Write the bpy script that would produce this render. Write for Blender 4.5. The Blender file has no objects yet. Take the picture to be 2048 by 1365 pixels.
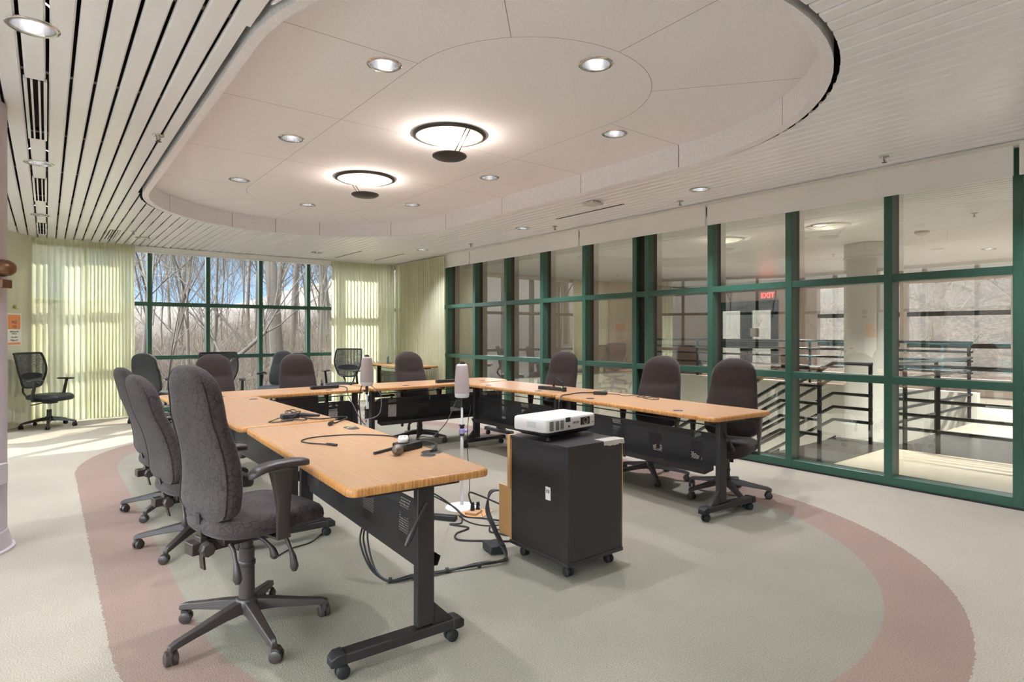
import bpy, bmesh, math, random
from mathutils import Vector, Matrix, Euler
sc = bpy.context.scene
COL = sc.collection
PI = math.pi
random.seed(7)

# ------------------------------------------------------------------ camera, sky, sun, exposure
CAM_H = 1.33
YAW = math.atan(931 / 1195.0)
cam_d = bpy.data.cameras.new('camera')
cam_d.sensor_width = 36.0
cam_d.lens = 36.0 * 1195 / 2048
cam_d.shift_y = -16.5 / 2048
cam_d.clip_start = 0.05
cam_d.clip_end = 400
cam = bpy.data.objects.new('camera', cam_d)
cam.location = (0, 0, CAM_H)
cam.rotation_euler = (PI / 2, 0, -YAW)
COL.objects.link(cam)
sc.camera = cam
vs = sc.view_settings
vs.view_transform = 'Standard'
vs.look = 'None'
vs.gamma = 1.0
vs.use_curve_mapping = False
vs.exposure = 1.05
SKY = 1.0
SUN = 6.0
LAMP = 13.0
SKY_FILL = 33.0   # added fill: unseen window side of the sky brightened to light the interior

world = bpy.data.worlds.new('sky')
sc.world = world
world.use_nodes = True
wn = world.node_tree.nodes
wl = world.node_tree.links
wn.clear()
w_out = wn.new('ShaderNodeOutputWorld')
w_bg = wn.new('ShaderNodeBackground')
w_tc = wn.new('ShaderNodeTexCoord')
w_sep = wn.new('ShaderNodeSeparateXYZ')
wl.new(w_tc.outputs['Generated'], w_sep.inputs[0])
w_ramp = wn.new('ShaderNodeValToRGB')
w_ramp.color_ramp.elements[0].position = 0.0
w_ramp.color_ramp.elements[0].color = (0.30, 0.46, 0.68, 1)
w_ramp.color_ramp.elements[1].position = 0.6
w_ramp.color_ramp.elements[1].color = (0.10, 0.22, 0.50, 1)
wl.new(w_sep.outputs['Z'], w_ramp.inputs[0])
w_noise = wn.new('ShaderNodeTexNoise')
w_noise.inputs['Scale'].default_value = 4.2
w_noise.inputs['Detail'].default_value = 8
w_map = wn.new('ShaderNodeMapping')
w_map.inputs['Scale'].default_value = (1, 1, 2.4)
w_map.inputs['Location'].default_value = (0.35, 0.1, 0.2)
wl.new(w_tc.outputs['Generated'], w_map.inputs[0])
wl.new(w_map.outputs[0], w_noise.inputs['Vector'])
w_cr = wn.new('ShaderNodeValToRGB')
w_cr.color_ramp.elements[0].position = 0.47
w_cr.color_ramp.elements[0].color = (0, 0, 0, 1)
w_cr.color_ramp.elements[1].position = 0.6
w_cr.color_ramp.elements[1].color = (1, 1, 1, 1)
wl.new(w_noise.outputs['Fac'], w_cr.inputs[0])
w_mix = wn.new('ShaderNodeMixRGB')
w_mix.inputs[2].default_value = (0.62, 0.62, 0.62, 1)
wl.new(w_cr.outputs[0], w_mix.inputs[0])
wl.new(w_ramp.outputs[0], w_mix.inputs[1])
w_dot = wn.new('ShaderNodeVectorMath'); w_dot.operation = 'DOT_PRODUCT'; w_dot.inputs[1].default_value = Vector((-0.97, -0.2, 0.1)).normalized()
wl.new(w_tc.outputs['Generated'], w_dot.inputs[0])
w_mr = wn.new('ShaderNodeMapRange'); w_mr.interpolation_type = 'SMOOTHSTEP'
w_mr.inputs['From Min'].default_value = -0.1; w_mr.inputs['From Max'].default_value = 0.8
w_mr.inputs['To Min'].default_value = SKY; w_mr.inputs['To Max'].default_value = SKY * SKY_FILL
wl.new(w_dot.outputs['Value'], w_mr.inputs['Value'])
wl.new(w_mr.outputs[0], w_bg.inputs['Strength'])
w_m2 = wn.new('ShaderNodeMapRange'); w_m2.inputs['From Min'].default_value = -0.1; w_m2.inputs['From Max'].default_value = 0.25
wl.new(w_dot.outputs['Value'], w_m2.inputs['Value'])
w_mix2 = wn.new('ShaderNodeMixRGB'); w_mix2.inputs[2].default_value = (0.56, 0.605, 0.69, 1)
wl.new(w_m2.outputs[0], w_mix2.inputs[0]); wl.new(w_mix.outputs[0], w_mix2.inputs[1]); wl.new(w_mix2.outputs[0], w_bg.inputs['Color'])
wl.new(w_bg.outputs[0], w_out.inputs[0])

sun_d = bpy.data.lights.new('sun', 'SUN')
sun_d.energy = SUN
sun_d.angle = math.radians(0.6)
sun_d.color = (1.0, 0.95, 0.86)
sun = bpy.data.objects.new('sun', sun_d)
to_sun = Vector((1.05, 1.0, 0.81)).normalized()
sun.rotation_euler = to_sun.to_track_quat('Z', 'Y').to_euler()
sun.location = (20, 30, 20)
COL.objects.link(sun)

# ------------------------------------------------------------------ materials
def lin(c):
    return tuple(((v / 255) / 12.92 if v / 255 <= 0.04045 else ((v / 255 + 0.055) / 1.055) ** 2.4) for v in c) + (1.0,)
MATS = {}
def pm(name, rgb, rough=0.6, metal=0.0, var=0.08, scale=12.0, bump=0.0, bscale=200.0, spec=0.5, coords='Object', stretch=None, detail=3):
    m = bpy.data.materials.new(name)
    m.use_nodes = True
    nt = m.node_tree; n = nt.nodes; l = nt.links
    b = n['Principled BSDF']
    b.inputs['Roughness'].default_value = rough
    b.inputs['Metallic'].default_value = metal
    b.inputs['Specular IOR Level'].default_value = spec
    tc = n.new('ShaderNodeTexCoord')
    mp = n.new('ShaderNodeMapping')
    if stretch: mp.inputs['Scale'].default_value = stretch
    l.new(tc.outputs[coords], mp.inputs[0])
    no = n.new('ShaderNodeTexNoise')
    no.inputs['Scale'].default_value = scale
    no.inputs['Detail'].default_value = detail
    l.new(mp.outputs[0], no.inputs['Vector'])
    mx = n.new('ShaderNodeMixRGB')
    c = lin(rgb)
    mx.inputs[1].default_value = tuple(v * (1 - var) for v in c[:3]) + (1,)
    mx.inputs[2].default_value = tuple(min(1, v * (1 + var)) for v in c[:3]) + (1,)
    l.new(no.outputs['Fac'], mx.inputs[0])
    l.new(mx.outputs[0], b.inputs['Base Color'])
    if bump > 0:
        nb = n.new('ShaderNodeTexNoise'); nb.inputs['Scale'].default_value = bscale; nb.inputs['Detail'].default_value = 2
        l.new(tc.outputs[coords], nb.inputs['Vector'])
        bp = n.new('ShaderNodeBump'); bp.inputs['Strength'].default_value = bump; bp.inputs['Distance'].default_value = 0.002
        l.new(nb.outputs['Fac'], bp.inputs['Height'])
        l.new(bp.outputs[0], b.inputs['Normal'])
    MATS[name] = m
    return m

def emis(name, rgb, strength):
    m = bpy.data.materials.new(name); m.use_nodes = True
    b = m.node_tree.nodes['Principled BSDF']
    b.inputs['Base Color'].default_value = lin(rgb)
    b.inputs['Emission Color'].default_value = lin(rgb)
    b.inputs['Emission Strength'].default_value = strength
    MATS[name] = m
    return m

def glass_mat(name, tint, boost, rough=0.0):
    m = bpy.data.materials.new(name); m.use_nodes = True
    nt = m.node_tree; n = nt.nodes; l = nt.links
    n.clear()
    o = n.new('ShaderNodeOutputMaterial')
    t = n.new('ShaderNodeBsdfTransparent'); t.inputs[0].default_value = tint + (1,)
    g = n.new('ShaderNodeBsdfGlossy'); g.inputs['Roughness'].default_value = rough
    g.inputs[0].default_value = (0.93, 1.0, 0.96, 1)
    f = n.new('ShaderNodeFresnel'); f.inputs[0].default_value = 1.5
    a = n.new('ShaderNodeMath'); a.operation = 'MULTIPLY_ADD'; a.inputs[1].default_value = 1.5; a.inputs[2].default_value = boost
    a.use_clamp = True
    l.new(f.outputs[0], a.inputs[0])
    mx = n.new('ShaderNodeMixShader')
    l.new(a.outputs[0], mx.inputs[0]); l.new(t.outputs[0], mx.inputs[1]); l.new(g.outputs[0], mx.inputs[2])
    l.new(mx.outputs[0], o.inputs[0])
    MATS[name] = m
    return m

pm('slat_white', (240, 237, 240), rough=0.28, var=0.03, scale=2, spec=0.5)
pm('plenum_black', (22, 19, 18), rough=0.9)
pm('wall_paint', (214, 212, 190), rough=0.8, var=0.03, scale=1.5)
pm('white_paint', (222, 220, 214), rough=0.7, var=0.02, scale=1.5)
pm('pink_paint', (222, 205, 194), rough=0.7, var=0.02, scale=1.5)
pm('shade_white', (236, 232, 228), rough=0.8, var=0.02, scale=3)
pm('green_frame', (48, 86, 70), rough=0.35, var=0.06, scale=3)
pm('bronze_frame', (62, 56, 50), rough=0.3, metal=0.5, var=0.05, scale=3)
pm('black_base', (18, 18, 18), rough=0.7)
pm('chair_plastic', (60, 52, 49), rough=0.42, var=0.1, scale=14)
pm('chair_metal', (70, 60, 55), rough=0.35, metal=0.6, var=0.1, scale=10)
pm('black_plastic', (30, 30, 31), rough=0.4, var=0.1, scale=10)
pm('grey_fabric', (66, 66, 67), rough=0.95, var=0.15, scale=300, bump=0.4, bscale=600)
pm('seat_leather', (36, 37, 40), rough=0.45, var=0.1, scale=30)
pm('table_metal', (48, 44, 43), rough=0.42, metal=0.3, var=0.08, scale=10)
pm('rubber', (24, 23, 23), rough=0.6, var=0.1, scale=20)
pm('cable', (26, 25, 25), rough=0.5)
pm('cable_grey', (120, 118, 116), rough=0.5)
pm('chrome', (210, 208, 205), rough=0.12, metal=1.0, var=0.02)
pm('dark_metal', (62, 58, 56), rough=0.4, metal=0.3, var=0.05)
pm('white_plastic', (214, 206, 200), rough=0.35, var=0.02)
pm('white_metal', (222, 220, 218), rough=0.3, var=0.03)
pm('owl_fabric', (168, 152, 146), rough=0.9, var=0.12, scale=300, bump=0.5, bscale=700)
pm('owl_base', (196, 188, 186), rough=0.5, var=0.03)
pm('cart_black', (44, 40, 40), rough=0.42, var=0.12, scale=90, bump=0.15, bscale=400)
pm('raw_wood', (196, 150, 96), rough=0.6, var=0.15, scale=10, stretch=(1, 1, 0.1))
pm('brass', (128, 92, 70), rough=0.35, metal=0.7, var=0.1)
pm('paper', (236, 233, 226), rough=0.8, var=0.02)
pm('poster_orange', (236, 150, 96), rough=0.7, var=0.15, scale=6)
pm('poster_ink', (92, 88, 92), rough=0.8)
pm('yellow_plastic', (200, 180, 80), rough=0.5)
pm('column_paint', (196, 184, 186), rough=0.5, var=0.02, scale=2)
pm('lobby_floor', (202, 190, 172), rough=0.35, var=0.05, scale=3)
pm('granite_dark', (58, 54, 52), rough=0.25, var=0.25, scale=60)
pm('carpet_grey', (146, 136, 126), rough=0.95, var=0.12, scale=30)
pm('rail_black', (40, 42, 45), rough=0.4, var=0.05)
pm('rail_teal', (70, 150, 158), rough=0.4, var=0.05)
pm('stone', (176, 168, 158), rough=0.9, var=0.3, scale=14, bump=0.6, bscale=20)
pm('bark', (72, 63, 54), rough=0.95, var=0.35, scale=9, bump=0.8, bscale=30, stretch=(1, 1, 0.3))
pm('twig', (150, 132, 116), rough=0.95, var=0.3, scale=3)
pm('brush_twig', (86, 72, 58), rough=0.95, var=0.4, scale=1.5)
pm('drywood', (180, 140, 100), rough=0.6)
pm('blue_card', (70, 110, 150), rough=0.5, var=0.3, scale=20)
pm('grey_card', (150, 146, 146), rough=0.5, var=0.3, scale=20)
pm('lens', (16, 16, 20), rough=0.05, spec=0.8)
pm('tape', (190, 182, 172), rough=0.15, var=0.3, scale=60)
pm('purple_plastic', (150, 140, 180), rough=0.4)
pm('mic_head', (120, 108, 98), rough=0.45, metal=0.5, var=0.4, scale=500)
pm('door_dark', (36, 40, 38), rough=0.4)
emis('exit_red', (255, 40, 40), 8.0)
emis('lamp_warm', (255, 236, 214), 5.0)
emis('lamp_lobby', (255, 220, 190), 6.0)
emis('led_green', (60, 255, 90), 1.0)
glass_mat('glass_clear', (0.90, 0.95, 0.92), 0.0)
glass_mat('glass_partition', (0.74, 0.80, 0.76), 0.16)

def floor_mat():
    m = bpy.data.materials.new('carpet'); m.use_nodes = True
    nt = m.node_tree; n = nt.nodes; l = nt.links
    b = n['Principled BSDF']; b.inputs['Roughness'].default_value = 1.0
    b.inputs['Specular IOR Level'].default_value = 0.1
    tc = n.new('ShaderNodeTexCoord')
    wob = n.new('ShaderNodeTexNoise'); wob.inputs['Scale'].default_value = 40
    l.new(tc.outputs['Object'], wob.inputs['Vector'])
    wadd = n.new('ShaderNodeMath'); wadd.operation = 'MULTIPLY_ADD'; wadd.inputs[1].default_value = 0.03; wadd.inputs[2].default_value = -0.015
    l.new(wob.outputs['Fac'], wadd.inputs[0])
    sep = n.new('ShaderNodeSeparateXYZ'); l.new(tc.outputs['Object'], sep.inputs[0])
    def M(op, a, bb=None, cc=None):
        k = n.new('ShaderNodeMath'); k.operation = op
        for i, v in enumerate((a, bb, cc)):
            if v is None: continue
            if isinstance(v, (int, float)): k.inputs[i].default_value = v
            else: l.new(v, k.inputs[i])
        return k.outputs[0]
    X = sep.outputs['X']; Y = sep.outputs['Y']
    dx = M('SUBTRACT', X, 2.5)
    cy = M('MINIMUM', M('MAXIMUM', Y, 3.0), 6.9)
    dy = M('SUBTRACT', Y, cy)
    d = M('ADD', M('SQRT', M('ADD', M('MULTIPLY', dx, dx), M('MULTIPLY', dy, dy))), wadd.outputs[0])
    ringo = M('GREATER_THAN', 2.29, d)
    ringi = M('GREATER_THAN', 1.955, d)
    core = M('GREATER_THAN', 0.9, d)
    big = n.new('ShaderNodeTexNoise'); big.inputs['Scale'].default_value = 1.3; big.inputs['Detail'].default_value = 4
    l.new(tc.outputs['Object'], big.inputs['Vector'])
    fine = n.new('ShaderNodeTexNoise'); fine.inputs['Scale'].default_value = 160; fine.inputs['Detail'].default_value = 3
    l.new(tc.outputs['Object'], fine.inputs['Vector'])
    def two(c1, c2):
        k = n.new('ShaderNodeMixRGB'); k.inputs[1].default_value = lin(c1); k.inputs[2].default_value = lin(c2)
        l.new(big.outputs['Fac'], k.inputs[0]); return k.outputs[0]
    def mix(f, a, bb):
        k = n.new('ShaderNodeMixRGB'); l.new(f, k.inputs[0]); l.new(a, k.inputs[1]); l.new(bb, k.inputs[2]); return k.outputs[0]
    out = two((160, 151, 136), (180, 170, 153))
    pink = two((136, 118, 108), (158, 134, 119))
    inn = two((130, 128, 115), (158, 149, 131))
    c = mix(ringo, out, pink); c = mix(ringi, c, inn)
    fk = n.new('ShaderNodeMixRGB'); fk.blend_type = 'MULTIPLY'; fk.inputs[0].default_value = 1.0
    fr = n.new('ShaderNodeValToRGB'); fr.color_ramp.elements[0].position = 0.3; fr.color_ramp.elements[0].color = (0.72, 0.72, 0.72, 1)
    fr.color_ramp.elements[1].position = 0.7; fr.color_ramp.elements[1].color = (1.1, 1.1, 1.1, 1)
    l.new(fine.outputs['Fac'], fr.inputs[0]); l.new(c, fk.inputs[1]); l.new(fr.outputs[0], fk.inputs[2])
    l.new(fk.outputs[0], b.inputs['Base Color'])
    bp = n.new('ShaderNodeBump'); bp.inputs['Strength'].default_value = 0.6; bp.inputs['Distance'].default_value = 0.004
    l.new(fine.outputs['Fac'], bp.inputs['Height']); l.new(bp.outputs[0], b.inputs['Normal'])
    MATS['carpet'] = m
floor_mat()

def fabric_panel_mat():
    m = pm('ceiling_fabric', (240, 235, 238), rough=0.95, var=0.03, scale=1.2)
    nt = m.node_tree; n = nt.nodes; l = nt.links
    b = n['Principled BSDF']
    base = b.inputs['Base Color'].links[0].from_socket
    tc = n.new('ShaderNodeTexCoord')
    last = base
    for sc_ in ((320, 70, 70), (70, 320, 70)):
        mp = n.new('ShaderNodeMapping'); mp.inputs['Scale'].default_value = sc_
        l.new(tc.outputs['Object'], mp.inputs[0])
        no = n.new('ShaderNodeTexNoise'); no.inputs['Scale'].default_value = 1.0; no.inputs['Detail'].default_value = 2
        l.new(mp.outputs[0], no.inputs['Vector'])
        r = n.new('ShaderNodeValToRGB'); r.color_ramp.elements[0].position = 0.35; r.color_ramp.elements[0].color = (0.92, 0.918, 0.915, 1)
        r.color_ramp.elements[1].position = 0.65; r.color_ramp.elements[1].color = (1.04, 1.04, 1.04, 1)
        l.new(no.outputs['Fac'], r.inputs[0])
        k = n.new('ShaderNodeMixRGB'); k.blend_type = 'MULTIPLY'; k.inputs[0].default_value = 1.0
        l.new(last, k.inputs[1]); l.new(r.outputs[0], k.inputs[2]); last = k.outputs[0]
    l.new(last, b.inputs['Base Color'])
fabric_panel_mat()

def squiggle_fabric(name, rgb, dark):
    m = bpy.data.materials.new(name); m.use_nodes = True
    nt = m.node_tree; n = nt.nodes; l = nt.links
    b = n['Principled BSDF']; b.inputs['Roughness'].default_value = 0.9
    b.inputs['Sheen Weight'].default_value = 0.08
    tc = n.new('ShaderNodeTexCoord')
    no = n.new('ShaderNodeTexNoise'); no.inputs['Scale'].default_value = 14; no.inputs['Detail'].default_value = 1
    l.new(tc.outputs['Object'], no.inputs['Vector'])
    last = None
    for k, s in enumerate((21.0, 27.0)):
        vm = n.new('ShaderNodeVectorMath'); vm.operation = 'MULTIPLY_ADD'
        vm.inputs[1].default_value = (0.11, 0.11, 0.11) if k == 0 else (-0.12, 0.10, 0.12)
        l.new(no.outputs['Color'], vm.inputs[0]); l.new(tc.outputs['Object'], vm.inputs[2])
        v = n.new('ShaderNodeTexVoronoi'); v.feature = 'DISTANCE_TO_EDGE'; v.inputs['Scale'].default_value = s
        l.new(vm.outputs[0], v.inputs['Vector'])
        r = n.new('ShaderNodeValToRGB'); r.color_ramp.elements[0].position = 0.0; r.color_ramp.elements[0].color = (0, 0, 0, 1)
        r.color_ramp.elements[1].position = 0.045; r.color_ramp.elements[1].color = (1, 1, 1, 1)
        l.new(v.outputs['Distance'], r.inputs[0])
        if last is None: last = r.outputs[0]
        else:
            mm = n.new('ShaderNodeMixRGB'); mm.blend_type = 'MULTIPLY'; mm.inputs[0].default_value = 1
            l.new(last, mm.inputs[1]); l.new(r.outputs[0], mm.inputs[2]); last = mm.outputs[0]
    mx = n.new('ShaderNodeMixRGB'); mx.inputs[1].default_value = lin(dark); mx.inputs[2].default_value = lin(rgb)
    l.new(last, mx.inputs[0]); l.new(mx.outputs[0], b.inputs['Base Color'])
    fb = n.new('ShaderNodeTexNoise'); fb.inputs['Scale'].default_value = 500
    l.new(tc.outputs['Object'], fb.inputs['Vector'])
    bp = n.new('ShaderNodeBump'); bp.inputs['Strength'].default_value = 0.35; bp.inputs['Distance'].default_value = 0.001
    l.new(fb.outputs['Fac'], bp.inputs['Height']); l.new(bp.outputs[0], b.inputs['Normal'])
    MATS[name] = m
squiggle_fabric('brown_fabric', (46, 33, 27), (33, 23, 19))
squiggle_fabric('brown_fabric_lit', (62, 51, 49), (30, 22, 22))  # same fabric as the far chairs, window light on the near ones put into its colour

def wood_mat(name, c1, c2, rough, stretch, scale):
    m = bpy.data.materials.new(name); m.use_nodes = True
    nt = m.node_tree; n = nt.nodes; l = nt.links
    b = n['Principled BSDF']; b.inputs['Roughness'].default_value = rough
    tc = n.new('ShaderNodeTexCoord'); mp = n.new('ShaderNodeMapping'); mp.inputs['Scale'].default_value = stretch
    l.new(tc.outputs['Object'], mp.inputs[0])
    no = n.new('ShaderNodeTexNoise'); no.inputs['Scale'].default_value = scale; no.inputs['Detail'].default_value = 5
    l.new(mp.outputs[0], no.inputs['Vector'])
    r = n.new('ShaderNodeValToRGB'); r.color_ramp.elements[0].position = 0.35; r.color_ramp.elements[0].color = lin(c1)
    r.color_ramp.elements[1].position = 0.68; r.color_ramp.elements[1].color = lin(c2)
    l.new(no.outputs['Fac'], r.inputs[0]); l.new(r.outputs[0], b.inputs['Base Color'])
    MATS[name] = m
wood_mat('laminate', (176, 136, 98), (190, 151, 115), 0.33, (1.2, 24, 24), 5)
wood_mat('edge_wood', (164, 108, 54), (206, 152, 90), 0.38, (1, 1, 0.06), 110)

def curtain_mat():
    m = bpy.data.materials.new('sheer_curtain'); m.use_nodes = True
    nt = m.node_tree; n = nt.nodes; l = nt.links; n.clear()
    o = n.new('ShaderNodeOutputMaterial')
    d = n.new('ShaderNodeBsdfDiffuse'); t = n.new('ShaderNodeBsdfTranslucent'); tr = n.new('ShaderNodeBsdfTransparent')
    tc = n.new('ShaderNodeTexCoord'); no = n.new('ShaderNodeTexNoise'); no.inputs['Scale'].default_value = 5
    l.new(tc.outputs['Object'], no.inputs['Vector'])
    mx = n.new('ShaderNodeMixRGB'); mx.inputs[1].default_value = lin((228, 226, 192)); mx.inputs[2].default_value = lin((236, 233, 208))
    l.new(no.outputs['Fac'], mx.inputs[0])
    l.new(mx.outputs[0], d.inputs[0]); l.new(mx.outputs[0], t.inputs[0])
    tr.inputs[0].default_value = (0.95, 0.96, 0.86, 1)
    a = n.new('ShaderNodeMixShader'); a.inputs[0].default_value = 0.5
    l.new(d.outputs[0], a.inputs[1]); l.new(t.outputs[0], a.inputs[2])
    c = n.new('ShaderNodeMixShader'); c.inputs[0].default_value = 0.13
    l.new(a.outputs[0], c.inputs[1]); l.new(tr.outputs[0], c.inputs[2])
    l.new(c.outputs[0], o.inputs[0])
    MATS['sheer_curtain'] = m
curtain_mat()

def mesh_fabric_mat():
    m = bpy.data.materials.new('mesh_fabric'); m.use_nodes = True
    nt = m.node_tree; n = nt.nodes; l = nt.links
    b = n['Principled BSDF']; b.inputs['Base Color'].default_value = lin((38, 40, 46)); b.inputs['Roughness'].default_value = 0.7
    tc = n.new('ShaderNodeTexCoord')
    v = n.new('ShaderNodeTexVoronoi'); v.inputs['Scale'].default_value = 260
    l.new(tc.outputs['Object'], v.inputs['Vector'])
    mth = n.new('ShaderNodeMath'); mth.operation = 'GREATER_THAN'; mth.inputs[1].default_value = 0.36
    l.new(v.outputs['Distance'], mth.inputs[0]); l.new(mth.outputs[0], b.inputs['Alpha'])
    MATS['mesh_fabric'] = m
mesh_fabric_mat()

def perforated_mat():
    # black steel sheet with round punched holes in three patches (object X along the panel, Z up)
    m = bpy.data.materials.new('perforated_steel'); m.use_nodes = True
    nt = m.node_tree; n = nt.nodes; l = nt.links
    b = n['Principled BSDF']; b.inputs['Base Color'].default_value = lin((46, 44, 46)); b.inputs['Roughness'].default_value = 0.4
    b.inputs['Metallic'].default_value = 0.3
    tc = n.new('ShaderNodeTexCoord'); sep = n.new('ShaderNodeSeparateXYZ'); l.new(tc.outputs['Object'], sep.inputs[0])
    def M(op, a, bb=None, cc=None):
        k = n.new('ShaderNodeMath'); k.operation = op
        for i, v in enumerate((a, bb, cc)):
            if v is None: continue
            if isinstance(v, (int, float)): k.inputs[i].default_value = v
            else: l.new(v, k.inputs[i])
        return k.outputs[0]
    X = sep.outputs['X']; Z = sep.outputs['Z']
    P = 0.0125
    zr = M('DIVIDE', Z, P * 0.87)
    row = M('FLOOR', zr)
    odd = M('MULTIPLY', M('FLOORED_MODULO', row, 2.0), 0.5)
    u = M('SUBTRACT', M('FRACT', M('ADD', M('DIVIDE', X, P), odd)), 0.5)
    v = M('SUBTRACT', M('FRACT', zr), 0.5)
    r = M('SQRT', M('ADD', M('MULTIPLY', u, u), M('MULTIPLY', v, v)))
    hole = M('LESS_THAN', r, 0.30)
    ax = M('ABSOLUTE', X)
    patch_mid = M('LESS_THAN', M('ABSOLUTE', M('SUBTRACT', ax, 0.21)), 0.07)
    patch_end = M('LESS_THAN', M('ABSOLUTE', M('SUBTRACT', ax, 0.62)), 0.05)
    patch = M('MAXIMUM', patch_mid, patch_end)
    zin = M('MULTIPLY', M('GREATER_THAN', Z, 0.385), M('LESS_THAN', Z, 0.585))
    band = M('GREATER_THAN', M('ABSOLUTE', M('SUBTRACT', Z, 0.535)), 0.012)
    h = M('MULTIPLY', M('MULTIPLY', hole, patch), M('MULTIPLY', zin, band))
    l.new(M('SUBTRACT', 1.0, h), b.inputs['Alpha'])
    MATS['perforated_steel'] = m
perforated_mat()

def litter_mat():
    m = pm('leaf_litter', (64, 51, 39), rough=1.0, var=0.45, scale=1.2, bump=1.0, bscale=12)
    nt = m.node_tree; n = nt.nodes; l = nt.links; b = n['Principled BSDF']
    base = b.inputs['Base Color'].links[0].from_socket
    tc = n.new('ShaderNodeTexCoord'); v = n.new('ShaderNodeTexVoronoi'); v.inputs['Scale'].default_value = 7
    l.new(tc.outputs['Object'], v.inputs['Vector'])
    r = n.new('ShaderNodeValToRGB'); r.color_ramp.elements[0].position = 0; r.color_ramp.elements[0].color = (1.25, 1.2, 1.1, 1)
    r.color_ramp.elements[1].position = 0.7; r.color_ramp.elements[1].color = (0.45, 0.42, 0.4, 1)
    l.new(v.outputs['Distance'], r.inputs[0])
    k = n.new('ShaderNodeMixRGB'); k.blend_type = 'MULTIPLY'; k.inputs[0].default_value = 1
    l.new(base, k.inputs[1]); l.new(r.outputs[0], k.inputs[2]); l.new(k.outputs[0], b.inputs['Base Color'])
litter_mat()

# ------------------------------------------------------------------ mesh helpers
class MB:
    def __init__(s): s.v = []; s.f = []
    def add(s, vs_, fs):
        o = len(s.v); s.v += [tuple(p) for p in vs_]; s.f += [tuple(i + o for i in f) for f in fs]
    def box(s, c, d, R=None):
        x, y, z = d[0] / 2, d[1] / 2, d[2] / 2
        p = [Vector((i * x, j * y, k * z)) for i in (-1, 1) for j in (-1, 1) for k in (-1, 1)]
        if R is not None: p = [R @ q for q in p]
        c = Vector(c)
        s.add([q + c for q in p], [(0, 1, 3, 2), (4, 6, 7, 5), (0, 4, 5, 1), (2, 3, 7, 6), (0, 2, 6, 4), (1, 5, 7, 3)])
        return s
    def lohi(s, a, b):
        return s.box([(a[i] + b[i]) / 2 for i in range(3)], [abs(b[i] - a[i]) for i in range(3)])
    def rings(s, rs, cap=True, closed=False):
        n = len(rs[0]); o = len(s.v)
        for r in rs: s.v += [tuple(p) for p in r]
        m = len(rs)
        for i in range(m if closed else m - 1):
            a = o + i * n; b = o + ((i + 1) % m) * n
            for j in range(n):
                k = (j + 1) % n
                s.f.append((a + j, a + k, b + k, b + j))
        if cap and not closed:
            s.f.append(tuple(o + j for j in reversed(range(n))))
            s.f.append(tuple(o + (m - 1) * n + j for j in range(n)))
        return s
    def tube(s, pts, r, n=8, closed=False, cap=True):
        pts = [Vector(p) for p in pts]; m = len(pts)
        rad = r if isinstance(r, (list, tuple)) else [r] * m
        rs = []; up = None
        for i, p in enumerate(pts):
            if closed: t = pts[(i + 1) % m] - pts[i - 1]
            else: t = pts[min(i + 1, m - 1)] - pts[max(i - 1, 0)]
            if t.length < 1e-9: t = Vector((0, 0, 1))
            t.normalize()
            if up is None:
                up = Vector((0, 0, 1)) if abs(t.z) < 0.9 else Vector((1, 0, 0))
            a = t.cross(up)
            if a.length < 1e-6: a = t.orthogonal()
            a.normalize(); b2 = a.cross(t).normalized(); up = b2
            rs.append([p + rad[i] * (a * math.cos(2 * PI * k / n) + b2 * math.sin(2 * PI * k / n)) for k in range(n)])
        return s.rings(rs, cap, closed)
    def cyl(s, a, b, r0, r1=None, n=16):
        return s.tube([a, b], [r0, r0 if r1 is None else r1], n)
    def lathe(s, prof, c=(0, 0, 0), n=24, cap=False):
        rs = [[(c[0] + r * math.cos(2 * PI * k / n), c[1] + r * math.sin(2 * PI * k / n), c[2] + z) for k in range(n)] for r, z in prof]
        return s.rings(rs, cap)
    def prism(s, poly, z0, z1):
        return s.rings([[(x, y, z0) for x, y in poly], [(x, y, z1) for x, y in poly]])
    def obj(s, name, mat, parent=None, bevel=0.0, seg=2, smooth=True, angle=40, subsurf=0):
        me = bpy.data.meshes.new(name)
        me.from_pydata(s.v, [], s.f); me.update()
        bm = bmesh.new(); bm.from_mesh(me); bmesh.ops.recalc_face_normals(bm, faces=bm.faces[:]); bm.to_mesh(me); bm.free()
        me.materials.append(MATS[mat])
        if smooth:
            me.polygons.foreach_set('use_smooth', [True] * len(me.polygons))
            me.set_sharp_from_angle(angle=math.radians(angle))
        o = bpy.data.objects.new(name, me); COL.objects.link(o)
        if parent is not None: o.parent = parent
        if bevel > 0:
            b = o.modifiers.new('bevel', 'BEVEL'); b.width = bevel; b.segments = seg; b.limit_method = 'ANGLE'; b.angle_limit = math.radians(35)
        if subsurf:
            b = o.modifiers.new('sub', 'SUBSURF'); b.levels = subsurf; b.render_levels = subsurf
        return o

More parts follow.
